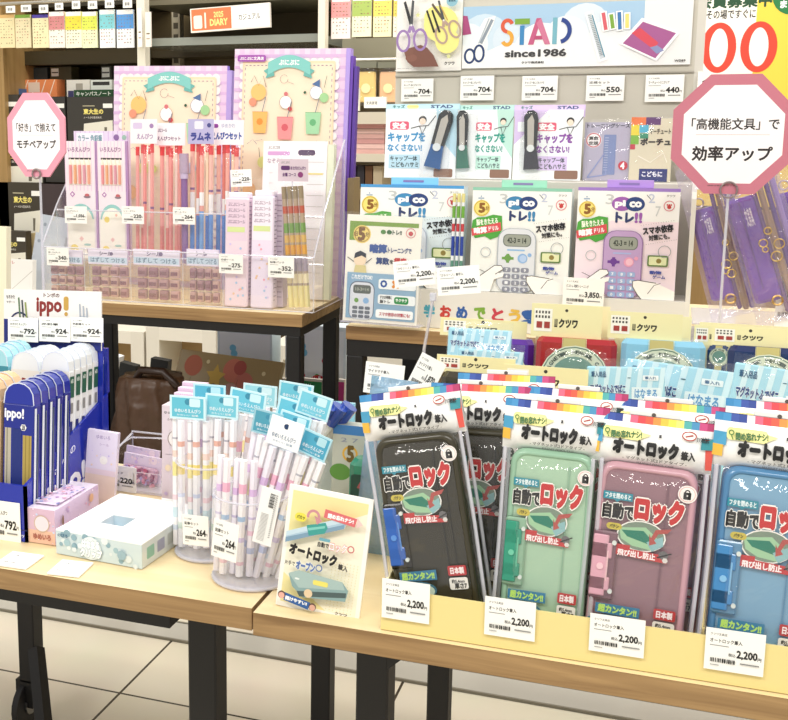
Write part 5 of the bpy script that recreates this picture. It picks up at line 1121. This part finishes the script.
# ================================================================ grey scissors display on the right riser
GY=1.59; xL=gx(417,GY,U+.03); xR=gx(684,GY,U+.03); GW=xR-xL; DP=.24
t=thing('display_stand','grey cardboard display stand with scissors panel on the right riser table','display stand',Matrix.Translation((xL,GY,U+.0008)))
s0=bis(lambda z:proj((xL,GY,U+z))[1]-289,0,.2)
m=MB(GW,s0); m.box(0,0,0,GW,.004,s0,'#e3e1da'); m.n=2
tx=(('学',.03,'#4ca8c0'),('お',.095,'#c43c34'),('め',.16,'#2c5ca4'),('で',.23,'#7ca83c'),('と',.30,'#c43c4c'),('う',.365,'#e0b84c'),('!',.43,'#2c5ca4'),('新',.72,'#c43c34'),('入',.78,'#2c8c6c'),('学',.84,'#c43c34'))
for c,u,k in tx: m.T(c,u,.42,u+.04,.72,k,.05)
m.build('front_panel',t)
m=MB(); m.box(0,.004,s0-.004,GW,.07,s0-.001,'#dedbd2'); m.build('shelf_panel',t)
s1=bis(lambda z:proj((xL,GY+.10,U+z))[1]-180,0,.5)
m=MB(); m.box(0,.072,0,GW,.076,s1,'#cfccc2'); m.build('riser_panel',t)
m=MB(); m.box(0,.076,s1-.004,GW,.16,s1,'#d6d3ca'); m.build('upper_shelf',t)
# side cheek at right with dark inside
s2=bis(lambda z:proj((xR,GY+.01,U+z))[1]-150,0,.6)
m=MB(); V=[(GW,.0,0),(GW,DP,0),(GW,DP,.40),(GW,.05,s2),(GW,.0,s2*.75)]; V2=[(GW+.006,y,z) for _,y,z in V]; m.mesh(V+V2,[(4,3,2,1,0),(5,6,7,8,9),(0,1,6,5),(1,2,7,6),(2,3,8,7),(3,4,9,8),(4,0,5,9)],'#e6e4dc'); m.build('side_panel',t)
# back board
BYY=GY+.20
A=aty(395,106,BYY); B=aty(692,106,BYY); C=aty(395,-3,BYY)
bx0=A.x-xL; bx1=B.x-xL; ztp=aty(560,-6,BYY).z-U
m=MB(); m.box(bx0,.20,0,bx1,.206,ztp,'#c9c5b8'); m.box(bx1,.20,0,bx1+.012,.215,ztp,'#d9d6cc'); m.build('back_board',t)
m=MB(); m.box(bx0,.197,aty(500,76,BYY).z-U,bx1,.2,aty(500,74.5,BYY).z-U,'#aeaa9e'); m.build('card_rail',t)
# scissors poster
def scissors(m,cx,cy,s,col,col2='#8c9498',ang=0,hand=True):
    ca,sa=math.cos(math.radians(ang)),math.sin(math.radians(ang)); asp=m.W/m.H
    f=lambda x,y:(cx+s*(x*ca-y*sa),cy+s*asp*(x*sa+y*ca))
    m.PG([f(*p) for p in((-.06,.05),(-.30,-.95),(-.20,-1.0),(.06,-.05))],col2); m.PG([f(*p) for p in((.06,.05),(.16,-.98),(.06,-1.02),(-.06,-.05))],'#4a4e52' if col2!='#b8c0c4' else '#d8dde0')
    for sg in(-1,1):
        P=[f(sg*.36+.26*math.cos(a*math.pi/9),.62+.42*math.sin(a*math.pi/9)) for a in range(19)]; m.L(P,.10*s,col); m.L([f(0,0),f(sg*.12,.3)],.14*s,col)
    q=f(0,0); m.E(q[0],q[1],.05*s,'#e0e0e0',n=10)
PO=aty(396,72,BYY-.004); 
M,W,H=FP(396,461,-4,BYY-.0045,None,71.5); m=MB(W,H); m.card(.002,'#f4f3ee')
for i in range(18):
    for j in range(16): m.E(.06+j*.055,.18+i*.042,.004,'#b8b8ae',n=4)
m.E(.70,.40,.26,'#efe88c'); m.E(.62,.32,.18,'#efe88c'); m.E(.80,.62,.18,'#efe88c')
m.T('キッズ',.36,.0,.5,.045,'#2a2a2a',.05)
m.PG([(.16,.78),(.22,.70),(.40,.66),(.50,.70),(.60,.80),(.68,.95),(.30,.95),(.20,.88)],'#7a5044'); m.E(.26,.83,.09,'#85594c',rv=.05); m.E(.22,.75,.07,'#7f5548',rv=.05)
scissors(m,.25,.40,.36,'#9a7cb4','#2a2c30',ang=-3)
scissors(m,.74,.35,.30,'#b49a8c','#5c5044',ang=-22)
for u in(.47,.55): m.PG([(u,.22),(u+.025,.21),(u+.15,.50),(u+.12,.51)],'#22241c')
m.L([(.68,.15),(.80,.35)],.015,'#c8a45c'); m.E(.86,.10,.085,'#8cbccc'); m.T('新発売',.81,.085,.91,.115,'#2c5c6c',.02)
for u,v in((.35,.27),(.83,.82)): m.PG([(u+.04*math.cos(math.radians(90+36*i))*(1 if i%2==0 else .5),v-.035*math.sin(math.radians(90+36*i))*(1 if i%2==0 else .5)) for i in range(10)],'#d8dc9c')
m.T('クツワ',.77,.89,.92,.93,'#333333',.04); m.T('安全に切れるはさみ',.05,.96,.28,.975,'#666666'); 
tag(m.build('poster_sheet',None,M),'white poster of purple handled scissors held in a hand, above the first price card','poster')
M,W,H=FP(461.8,690,7,BYY-.0045,None,68.5); m=MB(W,H); m.card(.003,'#f5f6f6'); m.clip=True; m.R(0,.0,1,.99,'#a9cbe6')
for u,v,r,c in((.10,.55,.12,'#cfe2f0'),(.02,.62,.10,'#e6eef4'),(.55,.40,.11,'#dfeaf3'),(.47,.55,.10,'#eaf1f6'),(.66,.62,.10,'#f0f4f6'),(.22,.55,.08,'#d8e6f2'),(.36,.72,.12,'#f4f6f7')): m.E(u,v,r,c)
m.PG([(0,.62),(.12,.72),(.2,.60),(.35,.62),(.5,.5),(.62,.46),(.70,.62),(.80,.42),(.80,.0),(1,0),(1,1),(0,1)],'#f5f6f6')
m.R(.80,.0,1,.98,'#f0f1f0')
m.PG([(.0,.14),(.02,.15),(.04,.44),(.0,.46)],'#a8487c')
m.PG([(.02,.96),(.0,.75),(.04,.58),(.10,.2),(.15,.16),(.14,.3),(.10,.6),(.11,.8),(.07,.93)],'#f4f6f6'); m.L([(.085,.60),(.135,.22)],.014,'#8c98a4'); m.L([(.075,.6),(.12,.2)],.006,'#b4bec8'); m.EL(.035,.80,.022,.010,'#1e3a6c',rv=.11); m.EL(.078,.76,.022,.010,'#1e3a6c',rv=.13)
# the five colour name panel
m.EL(.205,.33,.022,.017,'#d85a3c',rv=.09,a0=20,a1=270); m.EL(.205,.53,.022,.017,'#e8a83c',rv=.10,a0=90,a1=-150)
m.R(.238,.22,.305,.31,'#7ca83c'); m.R(.262,.33,.282,.64,'#3c88c0'); m.PG([(.30,.64),(.335,.22),(.355,.22),(.325,.64)],'#c45c84'); m.PG([(.335,.30),(.355,.22),(.400,.64),(.375,.64)],'#d07898'); m.PG([(.33,.50),(.36,.50),(.365,.56),(.325,.56)],'#b84c74')
m.R(.408,.22,.428,.64,'#78b4c4'); m.EL(.438,.43,.045,.019,'#24408c',rv=.175,a0=80,a1=-80); 
m.T('since1986',.20,.72,.47,.83,'#3a3a3c',.03); m.T('クツワ株式会社',.275,.905,.375,.94,'#2a2a2a',.03)
m.PG([(.545,.16),(.58,.13),(.655,.90),(.615,.95)],'#fbfcfc'); m.PG([(.555,.19),(.575,.17),(.643,.86),(.622,.90)],'#d4dde2')
for k in range(24): m.L([(.560+k*.0026,.21+k*.027),(.572+k*.0026,.20+k*.027)],.002,'#5a646c')
m.L([(.578,.2),(.640,.86)],.004,'#3c88a4')
for k,c in enumerate(('#d8606c','#7ca83c','#3c78b4','#e8dc7c')): m.L([(.625+k*.034,.15+(k%2)*.03),(.640+k*.030,.46-(k%2)*.02)],.028,'#fbfcfc'); m.L([(.625+k*.034,.17+(k%2)*.03),(.640+k*.030,.44-(k%2)*.02)],.016,c)
m.PG([(.70,.66),(.79,.27),(.93,.47),(.95,.52),(.86,.94)],'#fbfcfc'); m.PG([(.715,.655),(.795,.33),(.935,.52),(.855,.90)],'#a85c94'); m.PG([(.75,.5),(.785,.42),(.865,.66),(.845,.76)],'#d84c5c'); m.PG([(.83,.73),(.86,.70),(.89,.78),(.86,.83)],'#8c94c0')
m.T('W589',.935,.925,.98,.955,'#333333',.03)
tag(m.build('display_sign',None,M),'wide sky blue header panel with four coloured letters and scissors picture','sign')
for i,(a,b,yt,yb,n,p) in enumerate(((401,433,79,101.5,'キャップ一体こどもハサミ','704'),(460,493.5,76,100.5,'キャップ一体こどもハサミ','704'),(521.5,557,76,100.5,'キャップ一体こどもハサミ','704'),(585.5,623.5,75.5,101,'定規セット','550'),(644.5,683,75,102,'マーチュートミニクリア','440'))):
    pc(a,b,yt,BYY-.006,'price card %s on the grey display board, %s'%(p,('leftmost','second from the left','middle one','second from the right','rightmost')[i]),n,p,yb=yb,group='price cards on the grey display board')
# scissors blister packs
def blister(px0,px1,yt,Y,lbl,acc,acc2,key,cx,hd,hdtop,roll=0,back=True):
    M,W,H=FP(px0,px1,yt,Y,U+s1+.002,lean=4,roll=roll); t_=thing('scissors_pack',lbl,'scissors pack',M,'blister packs of scissors on the upper step')
    m=MB(W,H); m.card(.004,'#f4f8fa'); m.PG([(0,0),(.5,0),(.2,.3),(0,.5)],acc) if key=='p' else m.PG([(1,0),(1,.7),(.75,.4),(.7,0)],acc)
    m.RR(.06,.18,.33,.30,'#e0607c',.03); m.T('安全',.10,.195,.29,.285,'#ffffff',.05)
    x0=.06 if cx>.5 else .36
    if cx<=.5: m.RR(x0-.02,.18,x0+.26,.30,'#e0607c',.03); m.T('安全',x0+.01,.195,x0+.23,.285,'#ffffff',.05); m.RR(.05,.17,.34,.31,'#f4f8fa',.01)
    m.T('キャップを',x0-.02,.34,x0+.50,.47,acc2,.04); m.T('なくさない!',x0-.02,.51,x0+.46,.61,acc2,.03)
    m.RR(x0,.66,x0+.44,.86,acc,.01); m.T('キャップ一体',x0+.02,.68,x0+.40,.75,'#3a4a50',.02); m.T('こどもハサミ',x0+.04,.77,x0+.42,.84,'#3a4a50',.02)
    # cheering child line drawing
    u=x0+.46; m.E(u,.16,.055,'#24242a'); m.E(u,.18,.045,'#f6e0cc'); m.L([(u-.16,.28),(u-.05,.25),(u+.08,.24),(u+.18,.10)],.012,'#4a4a4a'); m.L([(u-.04,.25),(u,.36),(u+.05,.25)],.012,'#4a4a4a')
    m.RR(.62 if cx<=.5 else .70,.86,.96,.98,'#8c6c5c',.02)
    m.build('card',t_)
    c=cx; m=MB(W,H)
    ang=math.radians(12 if cx>.5 else -4)
    def f(x,z,y): 
        X=(x-.0)*math.cos(ang)+(z)*math.sin(ang); Z=-(x)*math.sin(ang)+z*math.cos(ang); return (W*c+X,y,H*.15+Z)
    def prism(P,y0,y1,mt): 
        a=[f(x*W,z*H,y0) for x,z in P]; b=[f(x*W,z*H,y1) for x,z in P]; k=len(P); m.face(a,mt); m.face(b[::-1],mt)
        for i in range(k): m.face([a[i],b[i],b[(i+1)%k],a[(i+1)%k]],mt)
    prism([(-.11,.30),(.07,.30),(.11,.70),(.09,.80),(.04,.84),(-.04,.84),(-.10,.76)],-.006,-.0005,'#2c3034!'); 
    prism([(-.06,.33),(.03,.33),(.05,.70),(.02,.78),(-.05,.70)],-.008,-.006,'#b8b4ac!')
    prism([(-.13,.0),(.10,.0),(.07,.33),(-.10,.33)],-.008,-.0005,{'b':'#2c5c94!','g':'#3c7464!','p':'#3a3a44!'}[key])
    m.tube([f(-.015*W,.30*H,-.0105),f(-.015*W,.30*H,-.006)],W*.055,'#d8dcdc',14)
    m.build('scissors',t_)
    m=MB(W,H); z0=H*.30; m.box(W*(c-.20),-.010,.002,W*(c+.22),-.0004,H*.97,'soft_film',.004); m.build('blister',t_)
    # folded header behind
    m=MB(W,H*.1); m.box(-.002,.005,H*.9,W+.002,.008,H*1.075,hd); m.n=2; m.pl=((0,.005,H*1.0),(1,0,0),(0,0,1),(0,-1,0)); m.H=H*.07; m.T('STAD',.62,.2,.92,.8,'#4a5c84',.03); m.T('キッズ',.08,.15,.25,.8,'#3c7c74',.03); m.RR(.28,.1,.45,.9,'#f4ec9c',.03) if key=='b' else None; m.build('header',t_)
    return t_
blister(384,455,109,GY+.11,'light blue scissors pack on the upper step, leftmost','#bfe0ee','#3c94c8','b',.70,'#bfe2ee',100)
blister(455,511,110,GY+.115,'pale green scissors pack on the upper step, between blue and purple','#bfe4d8','#2c9c8c','g',.16,'#bfe6dc',101)
blister(512,580,110,GY+.11,'lilac scissors pack on the upper step, right of the green','#d8c4ec','#8c4ca8','p',.30,'#dcc8f0',101)
# poly bags right of scissors
M,W,H=FP(582,629,119,GY+.12,U+s1+.002,lean=4,roll=0); t_=thing('ruler_pack','clear bag with blue ruler set right of the lilac scissors pack','ruler pack',M)
m=MB(W,H); m.box(0,.004,0,W,.006,H*.95,'#b4b0c4'); m.n=2; m.pl=((0,.004,0),(1,0,0),(0,0,1),(0,-1,0)); m.T('トレーニングケース',.05,.07,.95,.14,'#3a3a4c',.03); m.E(.2,.34,.17,'#f4f0f0'); m.EL(.2,.34,.15,.02,'#c43c4c'); m.T('算数',.1,.28,.3,.34,'#333333',.02); m.T('定規',.1,.36,.3,.42,'#333333',.02)
m.RR(.42,.25,.68,.9,'#7c8cb8',.02); 
for k in range(14): m.R(.44,.3+k*.04,.52,.305+k*.04,'#e8ecf4')
m.L([(.1,.95),(.45,.55),(.5,.9),(.1,.95)],.03,'#8c98c8'); m.E(.85,.75,.1,'#c43c4c'); m.T('4',.8,.7,.88,.8,'#ffffff',.03); m.build('contents',t_)
m=MB(); bagmesh(m,W,H,.014,'bag_film',-.004,7); m.build('bag',t_)
M,W,H=FP(628,670,117,GY+.115,U+s1+.002,lean=4,roll=0); t_=thing('portfolio_pack','clear bag with colour blocks and beige portfolio right of the ruler bag','portfolio pack',M)
m=MB(W,H); m.box(0,.004,0,W,.006,H*.98,'#d9d2b8'); m.n=2; m.pl=((0,.004,0),(1,0,0),(0,0,1),(0,-1,0))
for (a,b,c,d,k) in ((0,.0,.35,.12,'#e8783c'),(.35,0,.7,.12,'#5c2c6c'),(0,.12,.2,.28,'#e8d43c'),(.2,.12,.42,.24,'#4cb0d0'),(0,.28,.2,.42,'#7cb43c'),(.22,.25,.42,.33,'#2c8c6c'),(0,.42,.12,.5,'#c43c4c')): m.R(a,b,c,d,k)
m.T('ポーチュ',.25,.33,.95,.43,'#1c1c1c',.05); m.T('マーチュート',.45,.18,.95,.26,'#4a4a3c',.03); m.R(.25,.80,.92,1,'#1c2c74'); m.T('こどもに',.32,.84,.8,.92,'#eef0fa',.03); m.L([(.2,.6),(.5,.7),(.8,.55),(.9,.7)],.02,'#f6f2e4'); m.build('contents',t_)
m=MB(); bagmesh(m,W,H,.014,'bag_film',-.004,9); m.build('bag',t_)
# calculator boxes
def calcbox(px0,px1,yt,lbl,bodyc,top,calc,btn,bg,tabc,disp='42-3 = 14',Y=None):
    Y=GY+.008 if Y is None else Y
    M,W,H=FP(px0,px1,yt,Y,U+s0+.001,lean=3); t_=thing('calculator_box',lbl,'calculator box',M,'calculator boxes on the lower step')
    m=MB(W,H); m.box(0,0,0,W,.035,H,bodyc,ms={2:'#f6f7f4',5:top,4:top}); 
    m.PG([(0,.42),(.35,.30),(1,.30),(1,1),(0,1)],bg); m.R(0,0,1,.03,top)
    m.T('3',.28,.06,.36,.15,'#c4c8c8',.0); m.T('2',.70,.05,.76,.13,'#c4cce0',.0); m.T('÷',.06,.08,.12,.13,'#9ab0c8'); m.T('7',.77,.16,.82,.25,'#d0d4d4')
    m.E(.44,.145,.10,btn[0],rv=.065); m.E(.57,.145,.095,'#24407c',rv=.065); m.T('pi',.38,.115,.47,.18,'#ffffff',.05); m.T('co',.52,.125,.63,.17,'#ffffff',.05)
    m.T('トレ',.39,.225,.56,.31,'#2c3c6c',.06); m.T('!!',.58,.225,.64,.31,btn[0],.04); m.L([(.68,.06),(.72,.10)],.006,'#445'+'566'); m.T('クツワ',.87,.055,.95,.075,'#555555'); m.EL(.90,.155,.05,.008,'#d87c84'); m.E(.90,.165,.02,'#c43c3c'); 
    for k in(-1,0,1): m.E(.90+k*.018,.145,.008,'#c43c3c')
    m.E(.10,.20,.085,'#f2e07c'); m.EL(.10,.20,.075,.008,'#c8a43c'); m.T('5',.075,.155,.13,.24,'#8c5c24',.05); m.T('分',.14,.18,.17,.22,'#8c5c24',.03)
    m.PG([(.01,.32),(.06,.29),(.14,.285),(.22,.26),(.31,.27),(.32,.40),(.28,.47),(.20,.50),(.14,.47),(.04,.49),(.0,.42)],'#4ca43c'); m.T('脳をきたえる',.05,.30,.27,.355,'#f6fbe8',.03,rot=7); m.PG([(.0,.40),(.30,.33),(.31,.41),(.01,.47)],'#d84c54'); m.T('暗算',.03,.385,.16,.44,'#ffffff',.05,rot=7); m.T('ドリル',.18,.37,.28,.41,'#ffffff',.03,rot=7)
    m.T('スマホ依存',.66,.335,.95,.40,'#1c1c24',.05,rot=9); m.T('対策にも。',.72,.41,.92,.46,'#1c1c24',.03,rot=8)
    for k in range(14): m.E(.64+k*.024,.335-k*.004,.004,'#777777',n=4); m.E(.70+k*.022,.505-k*.004,.004,'#777777',n=4)
    m.EL(.16,.62,.05,.008,'#b0b8bc'); m.RR(.72,.60,.92,.70,'#5a7a3c',.015); m.RR(.735,.612,.905,.688,'#dfe4b4',.01); m.E(.83,.65,.025,'#8c7c3c'); m.EL(.88,.565,.06,.006,'#8c9498'); m.T('動物',.75,.74,.86,.77,'#3c4c9c',.04); m.T('ゲーム',.78,.78,.90,.81,'#3c4c9c',.04)
    # calculator picture
    m.RR(.28,.385,.67,1.0,'#8c94a4' if 0 else calc[1],.12); m.RR(.29,.39,.66,1.0,calc[0],.115); m.RR(.335,.44,.62,.56,'#6c7470',.05); m.RR(.345,.447,.61,.553,'#9aa094',.045); m.T(disp,.38,.475,.57,.525,'#2c342c',.02)
    m.RR(.38,.585,.56,.60,calc[2],.006); m.E(.39,.67,.035,btn[1]); m.R(.33,.66,.45,.685,btn[1]); m.R(.375,.63,.405,.715,btn[1]); m.E(.54,.67,.05,btn[2]); m.E(.545,.67,.035,'#e8eef4' if 0 else btn[3]); m.E(.61,.635,.02,btn[2])
    for r_ in range(4):
        for c_ in range(3): m.RR(.345+c_*.092,.76+r_*.062,.425+c_*.092,.805+r_*.062,btn[4],.015); m.T('789456123000'[r_*3+c_],.375+c_*.092,.77+r_*.062,.395+c_*.092,.795+r_*.062,'#f4f6fa',.02)
    # hands as line drawings
    m.PG([(.0,.90),(.12,.84),(.26,.745),(.33,.745),(.35,.78),(.30,.82),(.36,.81),(.35,.85),(.26,.88),(.22,1),(0,1)],'#fbf9f4'); m.L([(.10,.86),(.26,.745),(.33,.745),(.35,.78),(.27,.83)],.008,'#4a4644'); m.L([(.08,.78),(.16,.81)],.006,'#4a4644')
    m.PG([(1,.92),(.80,.84),(.64,.83),(.585,.84),(.585,.89),(.62,.94),(.68,1),(1,1)],'#fbf9f4'); m.L([(.82,.85),(.64,.83),(.59,.84),(.59,.89),(.64,.96),(.68,1)],.008,'#4a4644'); m.L([(.74,.95),(.80,.87),(.86,.85)],.006,'#4a4644')
    m.build('box',t_)
    m=MB(W,H)
    m.box(W*.28,.012,H,W*.74,.0135,H+.011,tabc,.001); m.box(W*.40,.0115,H+.004,W*.60,.0118,H+.007,'#8c7cb0'); m.build('hang_tab',t_)
    return t_
calcbox(358,460,184,'light blue calculator box, leftmost and half hidden by the leaflet holder','#dfe8ee','#4c9cd8',('#d4dce8','#a4b0c4','#8cb0d8'),('#3c8cc0','#5a8c50','#7ca8dc','#a8c8ec','#8c94a8'),'#dceaf0','#8cd0ee')
calcbox(469,567,187,'pale green calculator box, middle one','#dfeee4','#8cc8b0',('#dde1e6','#a8b0b8','#8cb8e0'),('#3c84b4','#6c9c4c','#8cb4e0','#b4ccec','#8a8e9c'),'#f3f4ee','#a4dcc4')
calcbox(573,674,187,'lilac pink calculator box, rightmost','#f0e2ee','#9c7cc8',('#bfa0cc','#8c6ca0','#a8b4e0'),('#9c5cb0','#6c3c94','#e8a0bc','#f0c0d0','#9cb4dc'),'#f6e4ec','#b898dc')
# pencils pack beside blue box
M,W,H=FP(449,463,190,GY+.004,U+s0+.001,lean=3); t_=thing('pencil_pack','narrow strip pack of green and red capped pencils right of the light blue calculator box','pencil pack',M)
for k in range(3): pencil('pencil',t_,W*(.18+.32*k),-.004,0.001,H*.97,W*.11,'#e8eef0',[(.1,.3,'#5a8c7c'),(.35,.55,'#24409c'),(.6,.68,'#c43c44'),(.74,.86,'#6ca83c'),(.9,.99,'#e0d890')])
pc(562,603,277,GY-.009,'price card 3,850 in front of the lilac calculator box','ピコトレ 暗算トレーニング','3,850',yb=306.5,roll=1)
# leaflet holder
LY=VY-.0
M,W,H=FP(342,416,215,1.545,None,321,lean=5,roll=0); 
t_=thing('leaflet_holder','clear holder with green and blue calculator leaflet at the left end of the grey display','leaflet holder',fr(aty(342.5,320,1.545),0,4,1)); 
m=MB(W,H); m.card(.0015,'#f7f5ec'); m.R(.04,.06,.96,.10,'#7ca03c'); m.PG([(.04,.06),(.30,.06),(.12,.24),(.04,.24)],'#7ca03c'); m.E(.21,.18,.12,'#eed878'); m.EL(.21,.18,.10,.012,'#b48c3c'); m.T('5',.165,.125,.245,.235,'#7c5424',.05); m.T('1日',.10,.16,.15,.2,'#7c5424',.03); m.T('分',.26,.16,.30,.2,'#7c5424',.03)
m.RR(.46,.13,.53,.17,'#4c8c3c',.03); m.RR(.54,.13,.61,.17,'#2c6c3c',.03); m.T('トレ!!',.62,.13,.74,.17,'#2c4c3c',.03); m.EL(.86,.15,.06,.01,'#d88c8c'); m.E(.86,.155,.03,'#c4444c')
m.T('暗算',.33,.27,.55,.345,'#24509c',.07); m.T('トレーニングで',.57,.29,.88,.34,'#24407c',.03); m.T('算数',.42,.39,.59,.45,'#24407c',.05); m.T('を',.60,.405,.65,.44,'#333333',.02); m.T('得意',.66,.385,.82,.45,'#c43c3c',.05); m.T('に!',.84,.40,.92,.45,'#24407c',.03)
m.E(.20,.42,.085,'#f2dcc0'); m.PG([(.12,.41),(.13,.36),(.20,.335),(.28,.36),(.28,.40),(.22,.38)],'#2c3444'); m.L([(.03,.40),(.12,.44)],.01,'#4a4a4a'); m.L([(.36,.40),(.28,.45)],.01,'#4a4a4a'); m.PG([(.14,.47),(.28,.47),(.30,.55),(.12,.55)],'#d8cc94')
m.R(.04,.54,.97,.97,'#8cb0cc'); m.T('これだけでOK!',.10,.56,.38,.60,'#ffffff',.02)
m.RR(.08,.62,.42,.98,'#5c6c84',.10); m.RR(.09,.63,.41,.98,'#d8dde6',.095); m.RR(.13,.655,.37,.735,'#5a625e',.03); m.T('10-3=14',.16,.68,.34,.71,'#b4bcb0'); m.E(.18,.80,.03,'#6c9c4c'); m.E(.31,.80,.04,'#8cb4dc')
for r_ in range(3):
    for c_ in range(3): m.RR(.13+c_*.085,.855+r_*.04,.20+c_*.085,.885+r_*.04,'#6c7480',.015)
m.RR(.47,.585,.97,.68,'#eef4f6',.03); m.RR(.47,.73,.97,.82,'#eef4f6',.03); m.RR(.45,.87,.95,.95,'#eef4f6',.03); m.T('O',.50,.60,.58,.66,'#24509c',.05); m.T('×',.66,.6,.74,.66,'#d88c3c',.05); m.T('すきま時間に',.50,.74,.66,.77,'#333333',.02); m.T('脳トレ',.50,.78,.64,.81,'#333333',.02); m.RR(.69,.745,.88,.81,'#2c8c4c',.03); m.T('サクサク',.71,.76,.86,.79,'#ffffff',.02); m.T('スマホ依存の対策にも!',.50,.895,.91,.93,'#b43c4c',.02)
m.build('leaflet',t_)
m=MB(); acr_panel(m,[(-.004,-.002,-.003),(W+.004,-.002,-.003),(W+.004,-.002,H+.004),(-.004,-.002,H+.004)],-.0012); m.build('clear_front',t_)
m=MB(); m.box(-.004,.002,-.003,W+.004,.03,-.001,'acrylic_edge'); m.build('foot',t_)
# ================================================================ purple pen cases in clear bags at the right
SX0=gx(684,1.62,U); m=MB()
t_=thing('clear_riser','clear acrylic riser under the purple pen cases','display stand',Matrix.Translation((SX0,1.585,U+.0008)))
m=MB(); m.box(.008,0,.0,.31,.14,.002,'acrylic_edge'); m.box(.008,0,.028,.31,.14,.030,'acrylic_edge'); m.build('shelf',t_)
for x in(.008,.306): m=MB(); m.box(x,0,.002,x+.003,.14,.028,'acrylic'); m.build('side_panel',t_)
def pencase(blx,bly,trx,tryy,wd,Y,label,dark,z=U+.031):
    B=Vector((gx(blx,Y,z),Y,z)); A=aty(trx,tryy,Y); dx=A.x-B.x; dz=A.z-B.z; ang=math.degrees(math.atan2(dx,dz)); Ln=math.hypot(dx,dz); M=fr(B,0,0,ang); t_=thing('pen_case',label,'pen case',M,'purple pen cases in clear bags')
    W=wd; m=MB(W,Ln); m.box(.006,0,Ln*.12,W*.52,.014,Ln*.70,'#7448b4!',.004); m.box(W*.25,-.0012,Ln*.2,W*.27,-.0002,Ln*.68,'#5c3494'); m.build('case',t_)
    m=MB(W,Ln); m.box(W*.50,.002,Ln*.04,W*.58,.016,Ln*.95,'#6a4c84!',.002); m.box(W*.60,.002,Ln*.03,W*.70,.014,Ln*.97,'#a08460!',.002); m.box(W*.72,.003,Ln*.03,W*.80,.014,Ln*.95,'#5a3a8c!',.002); m.box(W*.82,.003,Ln*.05,W*.92,.014,Ln*.93,'#9c84c8!',.002); m.build('fold',t_)
    m=MB(W,Ln); q=random.Random(len(label))
    for k in range(5):
        m.ring((W*(.45+.25*q.random()),-.004,Ln*(.26+.24*q.random())),.0035+.003*q.random(),.0008,'#d8bc74*')
    m.ring((W*.28,-.003,Ln*.74),.006,.0012,'#c8bcc8*'); m.ring((W*.42,-.003,Ln*.12),.006,.0014,'#c8a468*'); m.E(.2,.2,.01,'#c8bcc8')
    m.build('chain_charm',t_)
    m=MB(W,Ln); m.n=30; m.T('文房具',.30,.36,.42,.46,'#e8e0f4',.02); m.build('tag_print',t_)
    m=MB(); bagmesh(m,W,Ln,.022,'lilac_film',-.004,len(label),6,18); m.build('bag',t_)
    return t_
pencase(712,327,673,166,.070,1.60,'purple pen case with gold chain in a clear bag, leftmost under the big octagon sign',0)
pencase(758,330,706,150,.075,1.575,'purple pen case in a clear bag, right of the leftmost one',1)
pencase(800,332,756,140,.07,1.60,'lilac white pen case in a clear bag at the right edge of the picture',0)
M,W,H=FP(774,800,276,1.586,U+.0315); m=MB(W,H); m.card(.0008,'#f8f8f8'); m.T('クツワ文具店',.1,.1,.6,.16,'#777777'); m.T('税込 1,430円',.1,.3,.8,.42,'#444444',.02); bars(m,.1,.7,.7,.8)
tag(m.build('price_card',None,M),'white price card at the right edge over the purple pen cases','price card')
octsign(732.5,134.5,61.5,60,1.44,'「高機能文具」で','効率アップ','large pink octagon sign over the purple pen cases at the right',T,'#c8788a',(.16,.365,.87,.46),(.18,.60,.83,.72))
bpy.data.objects.remove(_fobj); bpy.data.scenes.remove(_ts)
